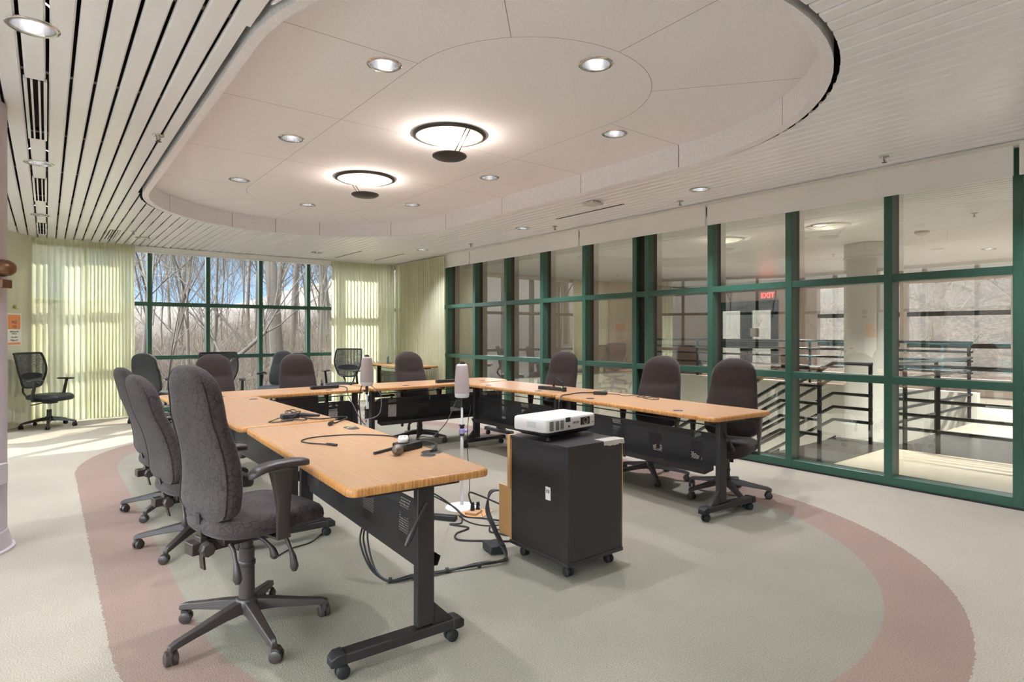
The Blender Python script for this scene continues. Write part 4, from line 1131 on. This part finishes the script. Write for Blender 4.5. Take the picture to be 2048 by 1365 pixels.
# ------------------------------------------------------------------ tables
def rrect(hx, hy, r, n=6):
    p = []
    for cx_, cy_, a0 in ((hx - r, hy - r, 0), (-hx + r, hy - r, 90), (-hx + r, -hy + r, 180), (hx - r, -hy + r, 270)):
        for k in range(n + 1):
            a = math.radians(a0 + 90 * k / n); p.append((cx_ + r * math.cos(a), cy_ + r * math.sin(a)))
    return p
def table(label, cx_, cy_, deg, L_, W, side=1, col=0.17, near=0.34, far=-0.20, grom=(-0.55, 0.55), round_end=0, group='wood-topped folding tables in the square'):
    """side: +1/-1 local y direction facing the inside of the square; column, feet and steel panel are set towards it"""
    t = thing('training_table', label, 'table', (cx_, cy_, 0), math.radians(deg), group)
    hx, hy = L_ / 2, W / 2; ZT = 0.737
    def outline(i):
        if round_end:
            p = []
            for k in range(13):
                a = math.radians(-90 + 180 * k / 12); p.append((round_end * (hx - hy * 0.55 + (hy * .55 - i) * math.cos(a)), (hy - i) * math.sin(a)))
            return p + [(round_end * (-hx + i), hy - i), (round_end * (-hx + i), -hy + i)]
        return rrect(hx - i, hy - i, 0.045 - i * 0.7)
    m_ = MB(); m_.rings([[(x, y, z) for x, y in outline(i)] for i, z in ((0.014, ZT - 0.028), (0.008, ZT - 0.002), (0.008, ZT))]); top = m_.obj('tabletop', 'laminate', t, angle=30)
    m_ = MB(); rr = []
    for i, z in ((0.010, ZT - 0.034), (0.003, ZT - 0.033), (0.0, ZT - 0.026), (0.0, ZT - 0.010), (0.003, ZT - 0.003), (0.010, ZT + 0.0003)):
        rr.append([(x, y, z) for x, y in outline(i)])
    m_.rings(rr, cap=False); m_.obj('edge_band', 'edge_wood', top, angle=50)
    for g_ in grom:
        m_ = MB(); m_.lathe([(0.001, 0.002), (0.022, 0.003), (0.034, 0.003), (0.038, 0.0005)], (g_ * hx, side * (hy - 0.10), ZT), 24); m_.obj('grommet', 'dark_metal', top)
    for e in (-1, 1):
        x = e * (hx - 0.075)
        m_ = MB(); m_.box((x, side * col, 0.405), (0.040, 0.078, 0.595)); m_.box((x, side * (col - 0.05), ZT - 0.045), (0.045, 0.42, 0.022)); lg = m_.obj('leg', 'table_metal', t, bevel=0.004)
        m_ = MB(); a, c = side * near, side * far
        m_.lohi((x - 0.032, min(a, c), 0.062), (x + 0.032, max(a, c), 0.102)); m_.obj('foot', 'table_metal', lg, bevel=0.005)
        for q in (a, c):
            m_ = MB()
            m_.rings([[(x + xx, q + (s2 if q > 0 else -s2) + 0, z) for xx, z in ((-w_, 0.058), (w_, 0.058), (w_, h_), (-w_, h_))] for s2, w_, h_ in ((-0.035, 0.034, 0.106), (0.0, 0.034, 0.104), (0.022, 0.026, 0.088))])
            m_.obj('foot_cap', 'rubber', lg, bevel=0.004)
        m_ = MB(); s_ = 1 if side * near > 0 else -1
        m_.rings([[(x - 0.016, side * col + s_ * 0.035, 0.10), (x - 0.016, side * col + s_ * 0.035, 0.20), (x - 0.016, side * col + s_ * 0.135, 0.10)], [(x + 0.016, side * col + s_ * 0.035, 0.10), (x + 0.016, side * col + s_ * 0.035, 0.20), (x + 0.016, side * col + s_ * 0.135, 0.10)]]); m_.obj('brace', 'table_metal', lg, smooth=False)
        for q in (side * (near - 0.03), side * (far + 0.03)):
            m_ = MB()
            for s2 in (-1, 1): m_.tube([(x + s2 * 0.005, q, 0.027), (x + s2 * 0.020, q, 0.027), (x + s2 * 0.024, q, 0.027)], [0.027, 0.026, 0.020], 18)
            m_.cyl((x, q, 0.03), (x, q, 0.064), 0.009, n=8); m_.tube([(x - .02, q, .045), (x + .02, q, .045)], 0.014, 10); m_.obj('caster', 'rubber', lg)
        m_ = MB(); m_.tube([(x + e * 0.028, side * (col + 0.0), 0.62), (x + e * 0.034, side * (col - 0.05), 0.55), (x + e * 0.036, side * (col - 0.085), 0.49), (x + e * 0.036, side * (col - 0.10), 0.465)], [0.007, 0.008, 0.013, 0.007], 8); m_.obj('tilt_lever', 'table_metal', lg)
    ys = side * (col + 0.0); Lp = hx - 0.10
    m_ = MB(); m_.add([(-Lp, ys, 0.36), (Lp, ys, 0.36), (Lp, ys + side * 0.004, 0.555), (-Lp, ys + side * 0.004, 0.555)], [(0, 1, 2, 3)])
    m_.add([(-Lp, ys + side * 0.004, 0.555), (Lp, ys + side * 0.004, 0.555), (Lp - .05, ys + side * 0.022, 0.60), (-Lp + .05, ys + side * 0.022, 0.60)], [(0, 1, 2, 3)])
    o = m_.obj('modesty_panel', 'perforated_steel', t, smooth=False)
    sd_ = o.modifiers.new('solid', 'SOLIDIFY'); sd_.thickness = 0.0015
    m_ = MB(); rr = [(ys, 0.36), (ys - side * 0.0, 0.325), (ys + side * 0.10, 0.31), (ys + side * 0.115, 0.35)]
    for (ya, za), (yb, zb_) in zip(rr[:-1], rr[1:]): m_.add([(-Lp + .04, ya, za), (Lp - .04, ya, za), (Lp - .04, yb, zb_), (-Lp + .04, yb, zb_)], [(0, 1, 2, 3)])
    o = m_.obj('cable_tray', 'table_metal', t, smooth=False); sd_ = o.modifiers.new('solid', 'SOLIDIFY'); sd_.thickness = 0.002
    m_ = MB(); m_.cyl((-Lp, ys + side * 0.02, 0.655), (Lp, ys + side * 0.02, 0.655), 0.005, n=8); m_.obj('release_rod', 'table_metal', t)
    return t
table('nearest wood-topped table with cables, clicker and microphone on it', 1.255, 3.03, 87.5, 1.80, 0.64, side=-1, col=0.03, near=0.19, far=-0.35)
table('second window-side table, end to end with the nearest one', 1.250, 4.92, 91.0, 1.86, 0.64, side=-1, col=0.03, near=0.19, far=-0.35, grom=(0.75, -0.6))
table('far table on the window side, with a short bar of sockets', 1.78, 6.23, 0.5, 1.88, 0.62, side=-1, col=0.06)
table('far table in the back corner with rounded end', 3.70, 6.22, -1.0, 1.88, 0.62, side=-1, col=0.08, round_end=1)
table('middle partition-side table with the plugged power strip', 4.185, 5.06, 90.0, 1.56, 0.68, side=1, col=0.22, near=0.40, far=-0.17)
table('nearest partition-side table with charger cable coils', 4.06, 3.29, 86.0, 1.82, 0.68, side=1, col=0.17, near=0.37, far=-0.19)
table('narrow wood-topped table against the back curtain holding leaflets', 5.27, 10.12, 90.0, 1.70, 0.58, side=1, col=0.1, group='narrow table at the back')
# leaflet holders
for (x, y, mat, lb) in ((5.22, 10.55, 'blue_card', 'small rack of blue leaflets on the back table'), (5.36, 10.28, 'grey_card', 'small clear rack of grey cards on the back table')):
    t = thing('leaflet_holder', lb, 'leaflet rack', (x, y, 0.7375), math.radians(60), 'leaflet racks on the back table')
    m_ = MB(); m_.box((0, 0, 0.004), (0.16, 0.09, 0.008)); m_.box((0, 0.04, 0.06), (0.16, 0.004, 0.11)); m_.obj('stand', 'dark_metal', t)
    m_ = MB(); m_.box((0, 0.02, 0.075), (0.14, 0.012, 0.13)); m_.obj('leaflets', mat, t)

# ------------------------------------------------------------------ projector cart
ct = thing('projector_cart', 'dark brown wheeled cabinet carrying the white projector', 'cabinet', (0, 0, 0))
X0, X1, Y0, Y1 = 2.185, 2.625, 2.325, 2.83
m_ = MB(); m_.lohi((X0, Y0, 0.075), (X1, Y1, 0.095)); m_.lohi((X0 + 0.005, Y0 + 0.005, 0.095), (X0 + 0.021, Y1 - 0.016, 0.700)); m_.lohi((X1 - 0.021, Y0 + 0.005, 0.095), (X1 - 0.005, Y1 - 0.016, 0.700)); m_.lohi((X0 + 0.021, Y0 + 0.005, 0.095), (X1 - 0.021, Y0 + 0.021, 0.700)); m_.lohi((X0, Y0, 0.700), (X1, Y1, 0.72))
m_.obj('body', 'cart_black', ct, smooth=False, bevel=0.0015, seg=1)
m_ = MB()
for x in (X0 + 0.0055, X1 - 0.0035): m_.lohi((x - 0.0025, Y1 - 0.015, 0.097), (x + 0.0125 if x < 2.4 else x, Y1 - 0.001, 0.698))
m_.lohi((X1 - 0.004, Y0 + 0.0025, 0.097), (X1 - 0.001, Y0 + 0.006, 0.698)); m_.obj('edge_strip', 'raw_wood', ct, smooth=False)
m_ = MB(); m_.lohi((X0 - 0.006, Y1 - 0.012, 0.40), (X0 + 0.05, Y1 + 0.012, 0.72)); m_.obj('drawer_front', 'raw_wood', ct, smooth=False)
m_ = MB(); m_.lohi((X0 + 0.02, Y1 + 0.0, 0.1), (X0 + 0.03, Y1 + 0.13, 0.40)); o = m_.obj('door', 'raw_wood', ct, smooth=False)
for x, y in ((X0 + 0.06, Y0 + 0.06), (X1 - 0.06, Y0 + 0.06), (X0 + 0.07, Y1 - 0.06), (X1 - 0.06, Y1 - 0.06)):
    m_ = MB()
    for s2 in (-1, 1): m_.tube([(x + s2 * 0.004, y, 0.026), (x + s2 * 0.018, y, 0.026), (x + s2 * 0.023, y, 0.026)], [0.026, 0.025, 0.018], 18)
    m_.cyl((x, y, 0.03), (x, y, 0.078), 0.010, n=10); m_.obj('caster', 'rubber', ct)
m_ = MB(); m_.box((X0 + 0.0035, Y0 + 0.16, 0.44), (0.002, 0.04, 0.072)); st_ = m_.obj('barcode_label', 'paper', ct, smooth=False); st_['label'] = 'white barcode sticker'
for k in range(2):
    m_ = MB(); m_.box((X0 + 0.0018, Y0 + 0.153 + k * 0.014, 0.452), (0.001, 0.007, 0.02)); m_.obj('print', 'poster_ink', st_, smooth=False)
m_ = MB(); rr = random.Random(3)
nx = 16
for i in range(nx + 1):
    x = X1 - 0.165 + 0.168 * i / nx; z = 0.7215 + 0.003 * rr.random()
    m_.v += [(x, Y0 + 0.075, 0.7215), (x, Y0 + 0.002, z), (x, Y0 - 0.003, 0.719), (x, Y0 - 0.004 - 0.004 * rr.random(), 0.70 - 0.01 * rr.random())]
for i in range(nx):
    for j in range(3): q = i * 4 + j; m_.f.append((q, q + 4, q + 5, q + 1))
tp = m_.obj('tape', 'tape', ct, smooth=False); tp['label'] = 'wrinkled clear tape'

pj = thing('projector', 'white projector with open lens standing on the dark cabinet', 'projector', (2.385, 2.645, 0.72), math.radians(7))
m_ = MB(); hx, hy = 0.225, 0.135
m_.rings([[(x * k, y * k, z) for x, y in rrect(hx, hy, 0.03, 5)] for k, z in ((0.985, 0.052), (1.0, 0.058), (1.0, 0.112), (0.985, 0.122), (0.95, 0.126))]); m_.obj('housing', 'white_plastic', pj, angle=40)
m_ = MB(); m_.rings([[(x * k, y * k, z) for x, y in rrect(hx, hy, 0.03, 5)] for k, z in ((0.80, 0.022), (0.96, 0.042), (0.985, 0.052))]); m_.obj('underside', 'black_plastic', pj, angle=40)
m_ = MB(); m_.box((0.115, -hy - 0.0005, 0.090), (0.085, 0.004, 0.044)); m_.obj('lens_opening', 'black_base', pj, smooth=False)
m_ = MB(); m_.tube([(0.118, -hy + 0.01, 0.09), (0.118, -hy - 0.004, 0.09)], [0.021, 0.021], 28); m_.obj('lens_ring', 'chrome', pj)
m_ = MB(); m_.tube([(0.118, -hy - 0.0045, 0.09), (0.118, -hy - 0.006, 0.09)], [0.0165, 0.013], 28); m_.obj('lens', 'lens', pj)
m_ = MB()
for cxx in (-0.185, -0.135, -0.095):
    for r_ in range(9): m_.box((cxx, -hy - 0.0006, 0.064 + r_ * 0.0058), (0.032 if cxx < -0.15 else 0.028, 0.002, 0.0032))
m_.obj('air_vent', 'black_base', pj, smooth=False)
m_ = MB(); m_.box((-0.045, -hy - 0.002, 0.112), (0.034, 0.012, 0.026)); m_.obj('focus_slider', 'black_plastic', pj, bevel=0.002)
m_ = MB(); m_.box((-0.035, -hy - 0.0005, 0.072), (0.012, 0.002, 0.012)); m_.obj('sensor_window', 'black_base', pj, smooth=False)
text_mesh('lettering', 'EPSON', 0.018, 'poster_ink', (0.03, -hy - 0.0008, 0.088), (PI / 2, 0, 0), pj)
text_mesh('lettering', 'HDMI', 0.007, 'poster_ink', (0.187, -hy - 0.0008, 0.075), (PI / 2, 0, 0), pj)
m_ = MB()
for r_ in range(7): m_.box((-hx - 0.0004, -0.02 + 0.002 * (r_ % 3), 0.076 + r_ * 0.005), (0.0008, 0.075 - 0.01 * (r_ % 2), 0.0012))
m_.obj('print', 'cable_grey', pj, smooth=False)
for x, y, h in ((-0.16, -0.09, 0.03), (0.10, -0.09, 0.03), (-0.02, 0.10, 0.03)):
    m_ = MB(); m_.cyl((x, y, 0.012), (x, y, h), 0.006, n=10); m_.cyl((x, y, 0.0), (x, y, 0.014), 0.014, 0.011, 16); m_.obj('foot', 'rubber', pj)

# ------------------------------------------------------------------ speaker-cameras on stands
def owl(x, y, zb, label_c, label_s, rod_top, rz):
    t = thing('microphone_stand', label_s, 'stand', (x, y, 0), rz, 'white pole stands')
    m_ = MB(); m_.lathe([(0.0, 0.018), (0.03, 0.018), (0.12, 0.008), (0.127, 0.0), (0.0, 0.0)], n=40); m_.obj('base', 'white_metal', t)
    m_ = MB(); m_.cyl((0, 0, 0.01), (0, 0, zb - 0.25), 0.0125, n=16); m_.obj('lower_pole', 'white_metal', t)
    m_ = MB(); m_.cyl((0, 0, zb - 0.30), (0, 0, zb - 0.05), 0.009, n=16); m_.obj('upper_pole', 'white_metal', t)
    m_ = MB(); m_.cyl((0, 0, zb - 0.29), (0, 0, zb - 0.21), 0.019, 0.017, 16); m_.cyl((0, 0, zb - 0.215), (0, 0, zb - 0.205), 0.022, n=16); m_.obj('clutch', 'rubber', t)
    m_ = MB(); m_.cyl((0, 0, zb - 0.075), (0, 0, zb - 0.002), 0.014, 0.013, 16); m_.cyl((0, 0.005, zb - 0.045), (0, 0.04, zb - 0.04), 0.008, n=10); m_.obj('adapter', 'black_plastic', t)
    c = thing('speaker_camera', label_c, 'camera', (x, y, zb), rz, 'rounded conference speaker cameras')
    m_ = MB(); m_.lathe([(0.0, 0.0), (0.045, 0.0), (0.053, 0.006), (0.056, 0.03), (0.0565, 0.034)], n=36); m_.obj('base', 'owl_base', c)
    m_ = MB(); m_.lathe([(0.0565, 0.034), (0.057, 0.05), (0.056, 0.11), (0.051, 0.19), (0.045, 0.235), (0.043, 0.243)], n=36); m_.obj('speaker_cover', 'owl_fabric', c)
    m_ = MB(); m_.lathe([(0.043, 0.243), (0.040, 0.252), (0.032, 0.256), (0.024, 0.257)], n=36); m_.obj('shoulder', 'owl_base', c)
    m_ = MB(); m_.lathe([(0.024, 0.257), (0.022, 0.268), (0.012, 0.276), (0.0, 0.278)], n=24); m_.obj('lens_dome', 'lens', c)
owl(2.50, 3.83, 0.835, 'pale speaker camera on the stand nearer the projector', 'white pole stand nearer the projector, base among cables', 0, 0.4)
owl(2.24, 4.97, 0.86, 'greyish speaker camera on the stand near the far table', 'white pole stand near the far table', 0, 1.9)
b = MB(); b.cyl((2.50, 3.83, 0.56), (2.50, 3.83, 0.60), 0.024, n=12); b.cyl((2.50, 3.83, 0.58), (2.545, 3.80, 0.585), 0.014, n=10); tag(b.obj('pole_clip', 'purple_plastic', bevel=0.003), 'translucent purple clip on the pole stand nearer the projector', 'clip')

# ------------------------------------------------------------------ cables and small things
def cable(label, pts, r=0.0035, mat='cable', k=8, name='cable', cat='cable', plugs=()):
    m_ = MB(); P = crom(pts, k); m_.tube(P, r, 7)
    o = m_.obj(name, mat); tag(o, label, cat)
    for a, c, rr in plugs:
        q = MB(); q.tube([a, Vector(a).lerp(Vector(c), .5), c], [rr * .8, rr, rr * .9], 10); q.obj('plug', 'black_plastic', o)
    return o
T = 0.7375
def bar_strip(label, x, y, rz, L_=0.28, z=T):
    t = thing('power_strip', label, 'power strip', (x, y, z), rz, 'black power strips')
    m_ = MB(); m_.box((0, 0, 0.018), (L_, 0.05, 0.034)); m_.obj('body', 'black_plastic', t, bevel=0.004)
    m_ = MB()
    for k in range(4): m_.box((-L_ / 2 + 0.05 + k * (L_ - 0.1) / 3, 0, 0.0355), (0.026, 0.03, 0.0015))
    m_.obj('sockets', 'rubber', t, smooth=False); return t
# nearest table: thin cable with connector, box receiver, clicker, microphone, grommet cables
cable('long thin black cable with loose connector, lying across the nearest table', [(1.50, 2.86, T + 0.02), (1.555, 3.02, T + 0.006), (1.52, 3.16, T + .004), (1.38, 3.30, T + .004), (1.20, 3.34, T + 0.004), (1.10, 3.28, T + 0.004), (1.10, 3.19, T + 0.004), (1.17, 3.08, T + 0.004)], plugs=[((1.165, 3.085, T + .007), (1.195, 3.02, T + .007), 0.007)])
b = MB(); b.box((0, 0, 0.018), (0.13, 0.09, 0.036)); o = b.obj('receiver_box', 'black_plastic', bevel=0.004); o.location = (1.455, 2.735, T); o.rotation_euler = (0, 0, 0.35); tag(o, 'flat black box under the white clicker on the nearest table', 'box')
t = thing('clicker', 'white answer clicker lying on the black box', 'remote', (1.440, 2.755, T + 0.037), 1.05)
m_ = MB(); m_.rings([[(x * k, y * k, z) for x, y in rrect(0.062, 0.026, 0.02, 5)] for k, z in ((0.9, 0), (1, 0.006), (1, 0.016), (0.93, 0.021))]); m_.obj('body', 'white_plastic', t)
for i in range(3):
    for j in range(2): m_ = MB(); m_.box((-0.005 + i * 0.02, -0.009 + j * 0.018, 0.0215), (0.012, 0.010, 0.002)); m_.obj('button', 'owl_base', t, bevel=0.001)
m_ = MB(); m_.box((-0.045, 0, 0.0215), (0.012, 0.026, 0.002)); m_.obj('display', 'paper', t)
t = thing('microphone', 'hand microphone lying in front of the black box', 'microphone', (1.375, 2.655, T + 0.026), 0.75)
m_ = MB(); m_.tube([(-0.03, 0, 0), (0.10, 0, -0.006)], [0.019, 0.013], 18); m_.obj('handle', 'black_plastic', t)
m_ = MB(); m_.tube([(-0.03, 0, 0), (-0.034, 0, 0), (-0.05, 0, 0), (-0.068, 0, 0), (-0.08, 0, 0)], [0.020, 0.025, 0.026, 0.021, 0.008], 20); m_.obj('grille', 'mic_head', t)
b = MB(); b.tube([(1.255, 2.70, T + 0.007), (1.40, 2.765, T + 0.007)], 0.007, 10); tag(b.obj('pen', 'black_plastic'), 'black pen-like stick beside the flat black box', 'pen')
cable('thick dark cable running into the table opening near the front', [(1.49, 2.76, T + 0.02), (1.55, 2.73, T + 0.028), (1.575, 2.66, T + 0.022), (1.53, 2.60, T + 0.012), (1.505, 2.59, T + 0.003)], 0.006)
cable('second dark cable curling beside the clicker box', [(1.48, 2.73, T + 0.03), (1.56, 2.76, T + 0.022), (1.585, 2.69, T + 0.018), (1.545, 2.60, T + 0.012), (1.52, 2.585, T + 0.003)], 0.005, 'chair_metal')
b = MB(); b.lathe([(0.001, 0.0005), (0.048, 0.003), (0.052, 0.0)], n=28); o = b.obj('grommet_cover', 'dark_metal'); o.location = (1.505, 2.58, T + 0.0005); tag(o, 'round dark cable cover at the front of the nearest table', 'grommet')
b = MB(); b.lathe([(0.001, 0.002), (0.034, 0.004), (0.042, 0.001), (0.043, 0)], n=28); o = b.obj('grommet_cover', 'chrome'); o.location = (1.50, 3.57, T + 0.0005); tag(o, 'metal-topped round cable cover behind the long thin cable', 'grommet')
t = thing('charger', 'black laptop charger bundled in its cable at the table joint', 'charger', (1.305, 4.13, T), 0)
m_ = MB(); m_.box((0, 0, 0.026), (0.12, 0.05, 0.036)); m_.obj('brick', 'seat_leather', t, bevel=0.008)
m_ = MB()
for k, (rx, rz_) in enumerate(((0.075, 0.03), (0.065, 0.04), (0.085, 0.024))):
    L_ = [(math.cos(a) * rx * (0.35 + .1 * k) + 0.01 * k, 0.05 * math.sin(a) * (1 + .2 * k), 0.028 + rz_ * math.sin(a + k) * 0.6 + 0.012) for a in [2 * PI * i / 24 for i in range(24)]]
    m_.tube([(x, y, max(0.004, z)) for x, y, z in L_], 0.0032, 6, closed=True)
m_.tube(crom([(-0.05, 0.02, .02), (-0.12, 0.0, .004), (-0.15, -0.05, .004), (-0.09, -0.08, .004), (0.0, -0.06, .004)], 6), 0.0032, 6)
m_.tube(crom([(0.05, 0.0, .02), (0.10, -0.04, .004), (0.06, -0.09, .004), (0.0, -0.05, .01)], 6), 0.0032, 6); m_.obj('cord', 'cable', t)
cable('black cord ending in a plug lying past the table joint', [(1.36, 4.10, T + .02), (1.44, 4.06, T + 0.004), (1.50, 4.02, T + .004), (1.60, 3.98, T + 0.012), (1.615, 3.90, T + .014), (1.50, 3.80, T + .004), (1.46, 3.765, T + .012)], 0.0045, plugs=[((1.46, 3.765, T + .012), (1.42, 3.71, T + .012), 0.014)])
b = MB(); b.tube([(1.40, 4.26, T + .012), (1.43, 4.24, T + .014), (1.52, 4.16, T + .010)], [0.014, 0.014, 0.008], 14); tag(b.obj('pointer', 'seat_leather'), 'short dark torch-like pointer behind the bundled charger', 'pointer')
bar_strip('black power strip on the far table with a small plug standing on it', 2.32, 6.20, 0.05, 0.30)
b = MB(); b.cyl((2.29, 6.20, T + .036), (2.29, 6.20, T + .06), 0.014, n=12); b.cyl((2.29, 6.20, T + .06), (2.285, 6.2, T + .10), 0.006, n=8); tag(b.obj('plug', 'rubber'), 'upright plug on the far table power strip', 'plug')
bar_strip('black power strip near the rounded end of the far tables', 3.77, 6.10, 0.02, 0.30)
bar_strip('black power strip with looped cord near the projector', 4.12, 4.62, -1.45, 0.34)
cable('short looped cord plugged into the strip behind the projector', [(4.13, 4.60, T + .036), (4.13, 4.60, T + .08), (4.11, 4.54, T + .125), (4.12, 4.47, T + .09), (4.125, 4.45, T + .037)], 0.006, plugs=[((4.13, 4.60, T + .036), (4.13, 4.60, T + .075), 0.013)])
b = MB(); b.box((4.105, 4.415, T + .022), (0.04, 0.03, 0.044)); o = b.obj('adapter', 'black_plastic', bevel=0.003); tag(o, 'black adapter with tiny green light beside the looped cord', 'adapter')
b = MB(); b.box((4.082, 4.43, T + .040), (0.004, 0.008, 0.006)); q = b.obj('indicator', 'led_green'); q.parent = o
b = MB(); b.box((0, 0, 0.016), (0.13, 0.055, 0.031)); o = b.obj('charger_brick', 'black_plastic', bevel=0.006); o.location = (4.18, 3.99, T); o.rotation_euler = (0, 0, -1.0); tag(o, 'black charger brick on the nearest partition-side table', 'charger')
cable('cord from the charger brick hanging over the inner table edge', [(4.15, 4.05, T + .015), (4.02, 4.10, T + .02), (3.90, 4.12, T + 0.012), (3.78, 4.10, T + .006), (3.72, 4.07, 0.70), (3.70, 4.05, 0.64)], 0.006, plugs=[((3.70, 4.05, 0.64), (3.69, 4.04, 0.58), 0.014)])
cable('thin cable coils beyond the charger brick', [(4.21, 3.93, T + .012), (4.30, 3.86, T + .004), (4.24, 3.76, T + .004), (4.34, 3.70, T + .004), (4.28, 3.60, T + .004), (4.36, 3.54, T + .02), (4.26, 3.50, T + .03), (4.28, 3.62, T + .006), (4.34, 3.44, T + .004), (4.22, 3.36, T + .004), (4.24, 3.52, T + .004)], 0.003)
# stand cables
cable('black cable hanging from the stand speaker toward the nearest table', [(2.49, 3.86, 0.84), (2.40, 3.78, 0.79), (2.22, 3.60, 0.70), (2.02, 3.42, 0.655), (1.82, 3.14, 0.70), (1.66, 2.96, T + .008), (1.53, 2.82, T + .012)], 0.0032, 'chair_metal')
cable('cable dropping down the stand pole nearer the projector', [(2.53, 3.81, 0.84), (2.56, 3.80, 0.76), (2.53, 3.79, 0.66), (2.535, 3.81, 0.45), (2.55, 3.80, 0.22), (2.51, 3.74, 0.08), (2.52, 3.66, 0.05)], 0.003)
cable('cable from the far strip sagging to the second stand', [(2.47, 6.18, T + .02), (2.46, 5.95, T + .02), (2.44, 5.87, 0.70), (2.36, 5.4, 0.52), (2.27, 5.06, 0.50), (2.22, 4.94, 0.56)], 0.005)
cable('cables looping beside the second stand pole', [(2.20, 4.99, 0.86), (2.19, 5.02, 0.72), (2.20, 5.0, 0.45), (2.17, 5.02, 0.2), (2.22, 5.10, 0.01)], 0.005)
cable('grey cable loop hanging from the second speaker camera', [(2.27, 4.95, 0.86), (2.34, 4.90, 0.78), (2.33, 4.90, 0.62), (2.26, 4.95, 0.57), (2.21, 4.97, 0.60)], 0.0035, 'cable_grey')
# floor: wooden floor box, power bars and cord tangle
t = thing('floor_box', 'open wooden floor socket plate beside the stand base', 'floor socket', (2.49, 3.64, 0.001), 0.5)
m_ = MB(); m_.box((0, 0, 0.002), (0.20, 0.20, 0.004)); m_.obj('plate', 'raw_wood', t, smooth=False)
m_ = MB(); m_.box((-0.02, 0.0, 0.012), (0.11, 0.09, 0.018)); m_.obj('socket', 'drywood', t, bevel=0.002)
m_ = MB(); m_.tube([(-0.01, 0.015, .02), (-0.01, 0.015, .08)], [0.017, 0.012], 10); m_.tube([(0.03, -0.01, .02), (0.03, -0.01, .075)], [0.017, 0.012], 10); m_.obj('plug', 'rubber', t)
bar_strip('black power strip lying on the carpet under the nearest table', 2.16, 3.74, -0.95, 0.42, 0.001)
o = MB().tube([(2.10, 3.80, .036), (2.10, 3.80, .09), (2.10, 3.8, .13)], [0.016, 0.014, 0.005], 10).obj('plug', 'rubber'); tag(o, 'black plug standing in the carpet power strip', 'plug')
Z = 0.006
cable('black cord looping in a wide point on the carpet', [(2.12, 3.78, .13), (2.22, 3.80, 0.16), (2.33, 3.62, 0.05), (2.28, 3.50, Z), (2.20, 3.52, Z), (2.26, 3.38, Z), (2.13, 3.33, Z), (2.08, 3.22, Z), (2.23, 3.08, Z), (2.33, 3.00, Z), (2.40, 3.02, Z), (2.38, 3.12, Z), (2.33, 3.22, Z), (2.38, 3.30, Z)], 0.006)
cable('black cord arching from the floor socket to the cabinet door', [(2.47, 3.66, .07), (2.48, 3.70, 0.14), (2.56, 3.66, 0.11), (2.68, 3.50, 0.05), (2.72, 3.38, 0.10), (2.66, 3.22, 0.20)], 0.0065)
cable('cord running from the carpet strip past the floor socket', [(2.30, 3.90, .10), (2.36, 3.72, 0.05), (2.38, 3.60, Z), (2.45, 3.50, Z), (2.52, 3.38, Z), (2.56, 3.32, Z), (2.66, 3.32, Z), (2.74, 3.40, 0.02)], 0.006)
cable('thin grey cord lying across the tangle near the cabinet', [(2.50, 3.60, .06), (2.48, 3.52, Z), (2.46, 3.40, Z), (2.52, 3.26, Z), (2.50, 3.14, Z), (2.52, 3.02, 0.02)], 0.003, 'cable_grey')
cable('black cord coil on the carpet before the cabinet door', [(2.36, 3.66, Z), (2.33, 3.48, Z), (2.38, 3.34, Z), (2.50, 3.28, Z), (2.56, 3.20, Z), (2.46, 3.16, Z), (2.38, 3.24, Z), (2.36, 3.12, Z), (2.42, 3.06, Z), (2.50, 3.10, Z), (2.56, 3.04, Z)], 0.004)
b = MB(); b.box((2.60, 3.20, 0.022), (0.13, 0.06, 0.042)); tag(b.obj('power_brick', 'black_plastic', bevel=0.004), 'black power brick on the carpet behind the cabinet door', 'charger')
b = MB(); b.box((0, 0, 0.03), (0.10, 0.13, 0.045)); o = b.obj('power_brick', 'seat_leather', bevel=0.005); o.location = (2.145, 2.93, 0.0); o.rotation_euler = (0, 0.0, -0.2); tag(o, 'brown-black power brick standing at the foot of the cabinet', 'charger')
for k, dx in enumerate((0, 0.012, -0.010)):
    cable(['thick cable of the tied bundle from table tray to cabinet', 'second cable of the tied bundle from table tray to cabinet', 'third cable of the tied bundle from table tray to cabinet'][k],
          [(1.40 + dx, 3.10, 0.30), (1.36 + 2 * dx, 3.06, 0.20), (1.375 + dx, 2.98, 0.07), (1.43, 2.90, 0.012 + abs(dx) * .4), (1.56, 2.86 + dx, 0.012 + abs(dx)), (1.75 - dx, 2.83 + dx, 0.012), (1.93, 2.78 - dx, 0.014 + abs(dx)), (2.08, 2.74 + dx, 0.02), (2.125 + dx, 2.80, 0.05), (2.13 + dx, 2.90, 0.14), (2.145 + dx, 3.0, 0.24), (2.20, 3.04 + dx, 0.33), (2.26, 2.99, 0.34)], 0.0055)
for k, (x, y, z) in enumerate(((1.40, 3.08, .285), (1.44, 2.90, .014), (1.56, 2.86, .014), (1.75, 2.83, .014), (1.93, 2.78, .016), (2.128, 2.83, .07))):
    o = MB().tube([(x - .008, y + .003, z), (x + .008, y - .003, z)], 0.016, 12).obj('cable_tie', 'rubber'); tag(o, 'black strap around the cable bundle under the table', 'strap', 'black straps around the cable bundle')
cable('thin black cable on the carpet under the nearest chair table', [(1.05, 3.62, Z), (1.18, 3.72, Z), (1.32, 3.76, Z), (1.45, 3.90, Z)], 0.004)
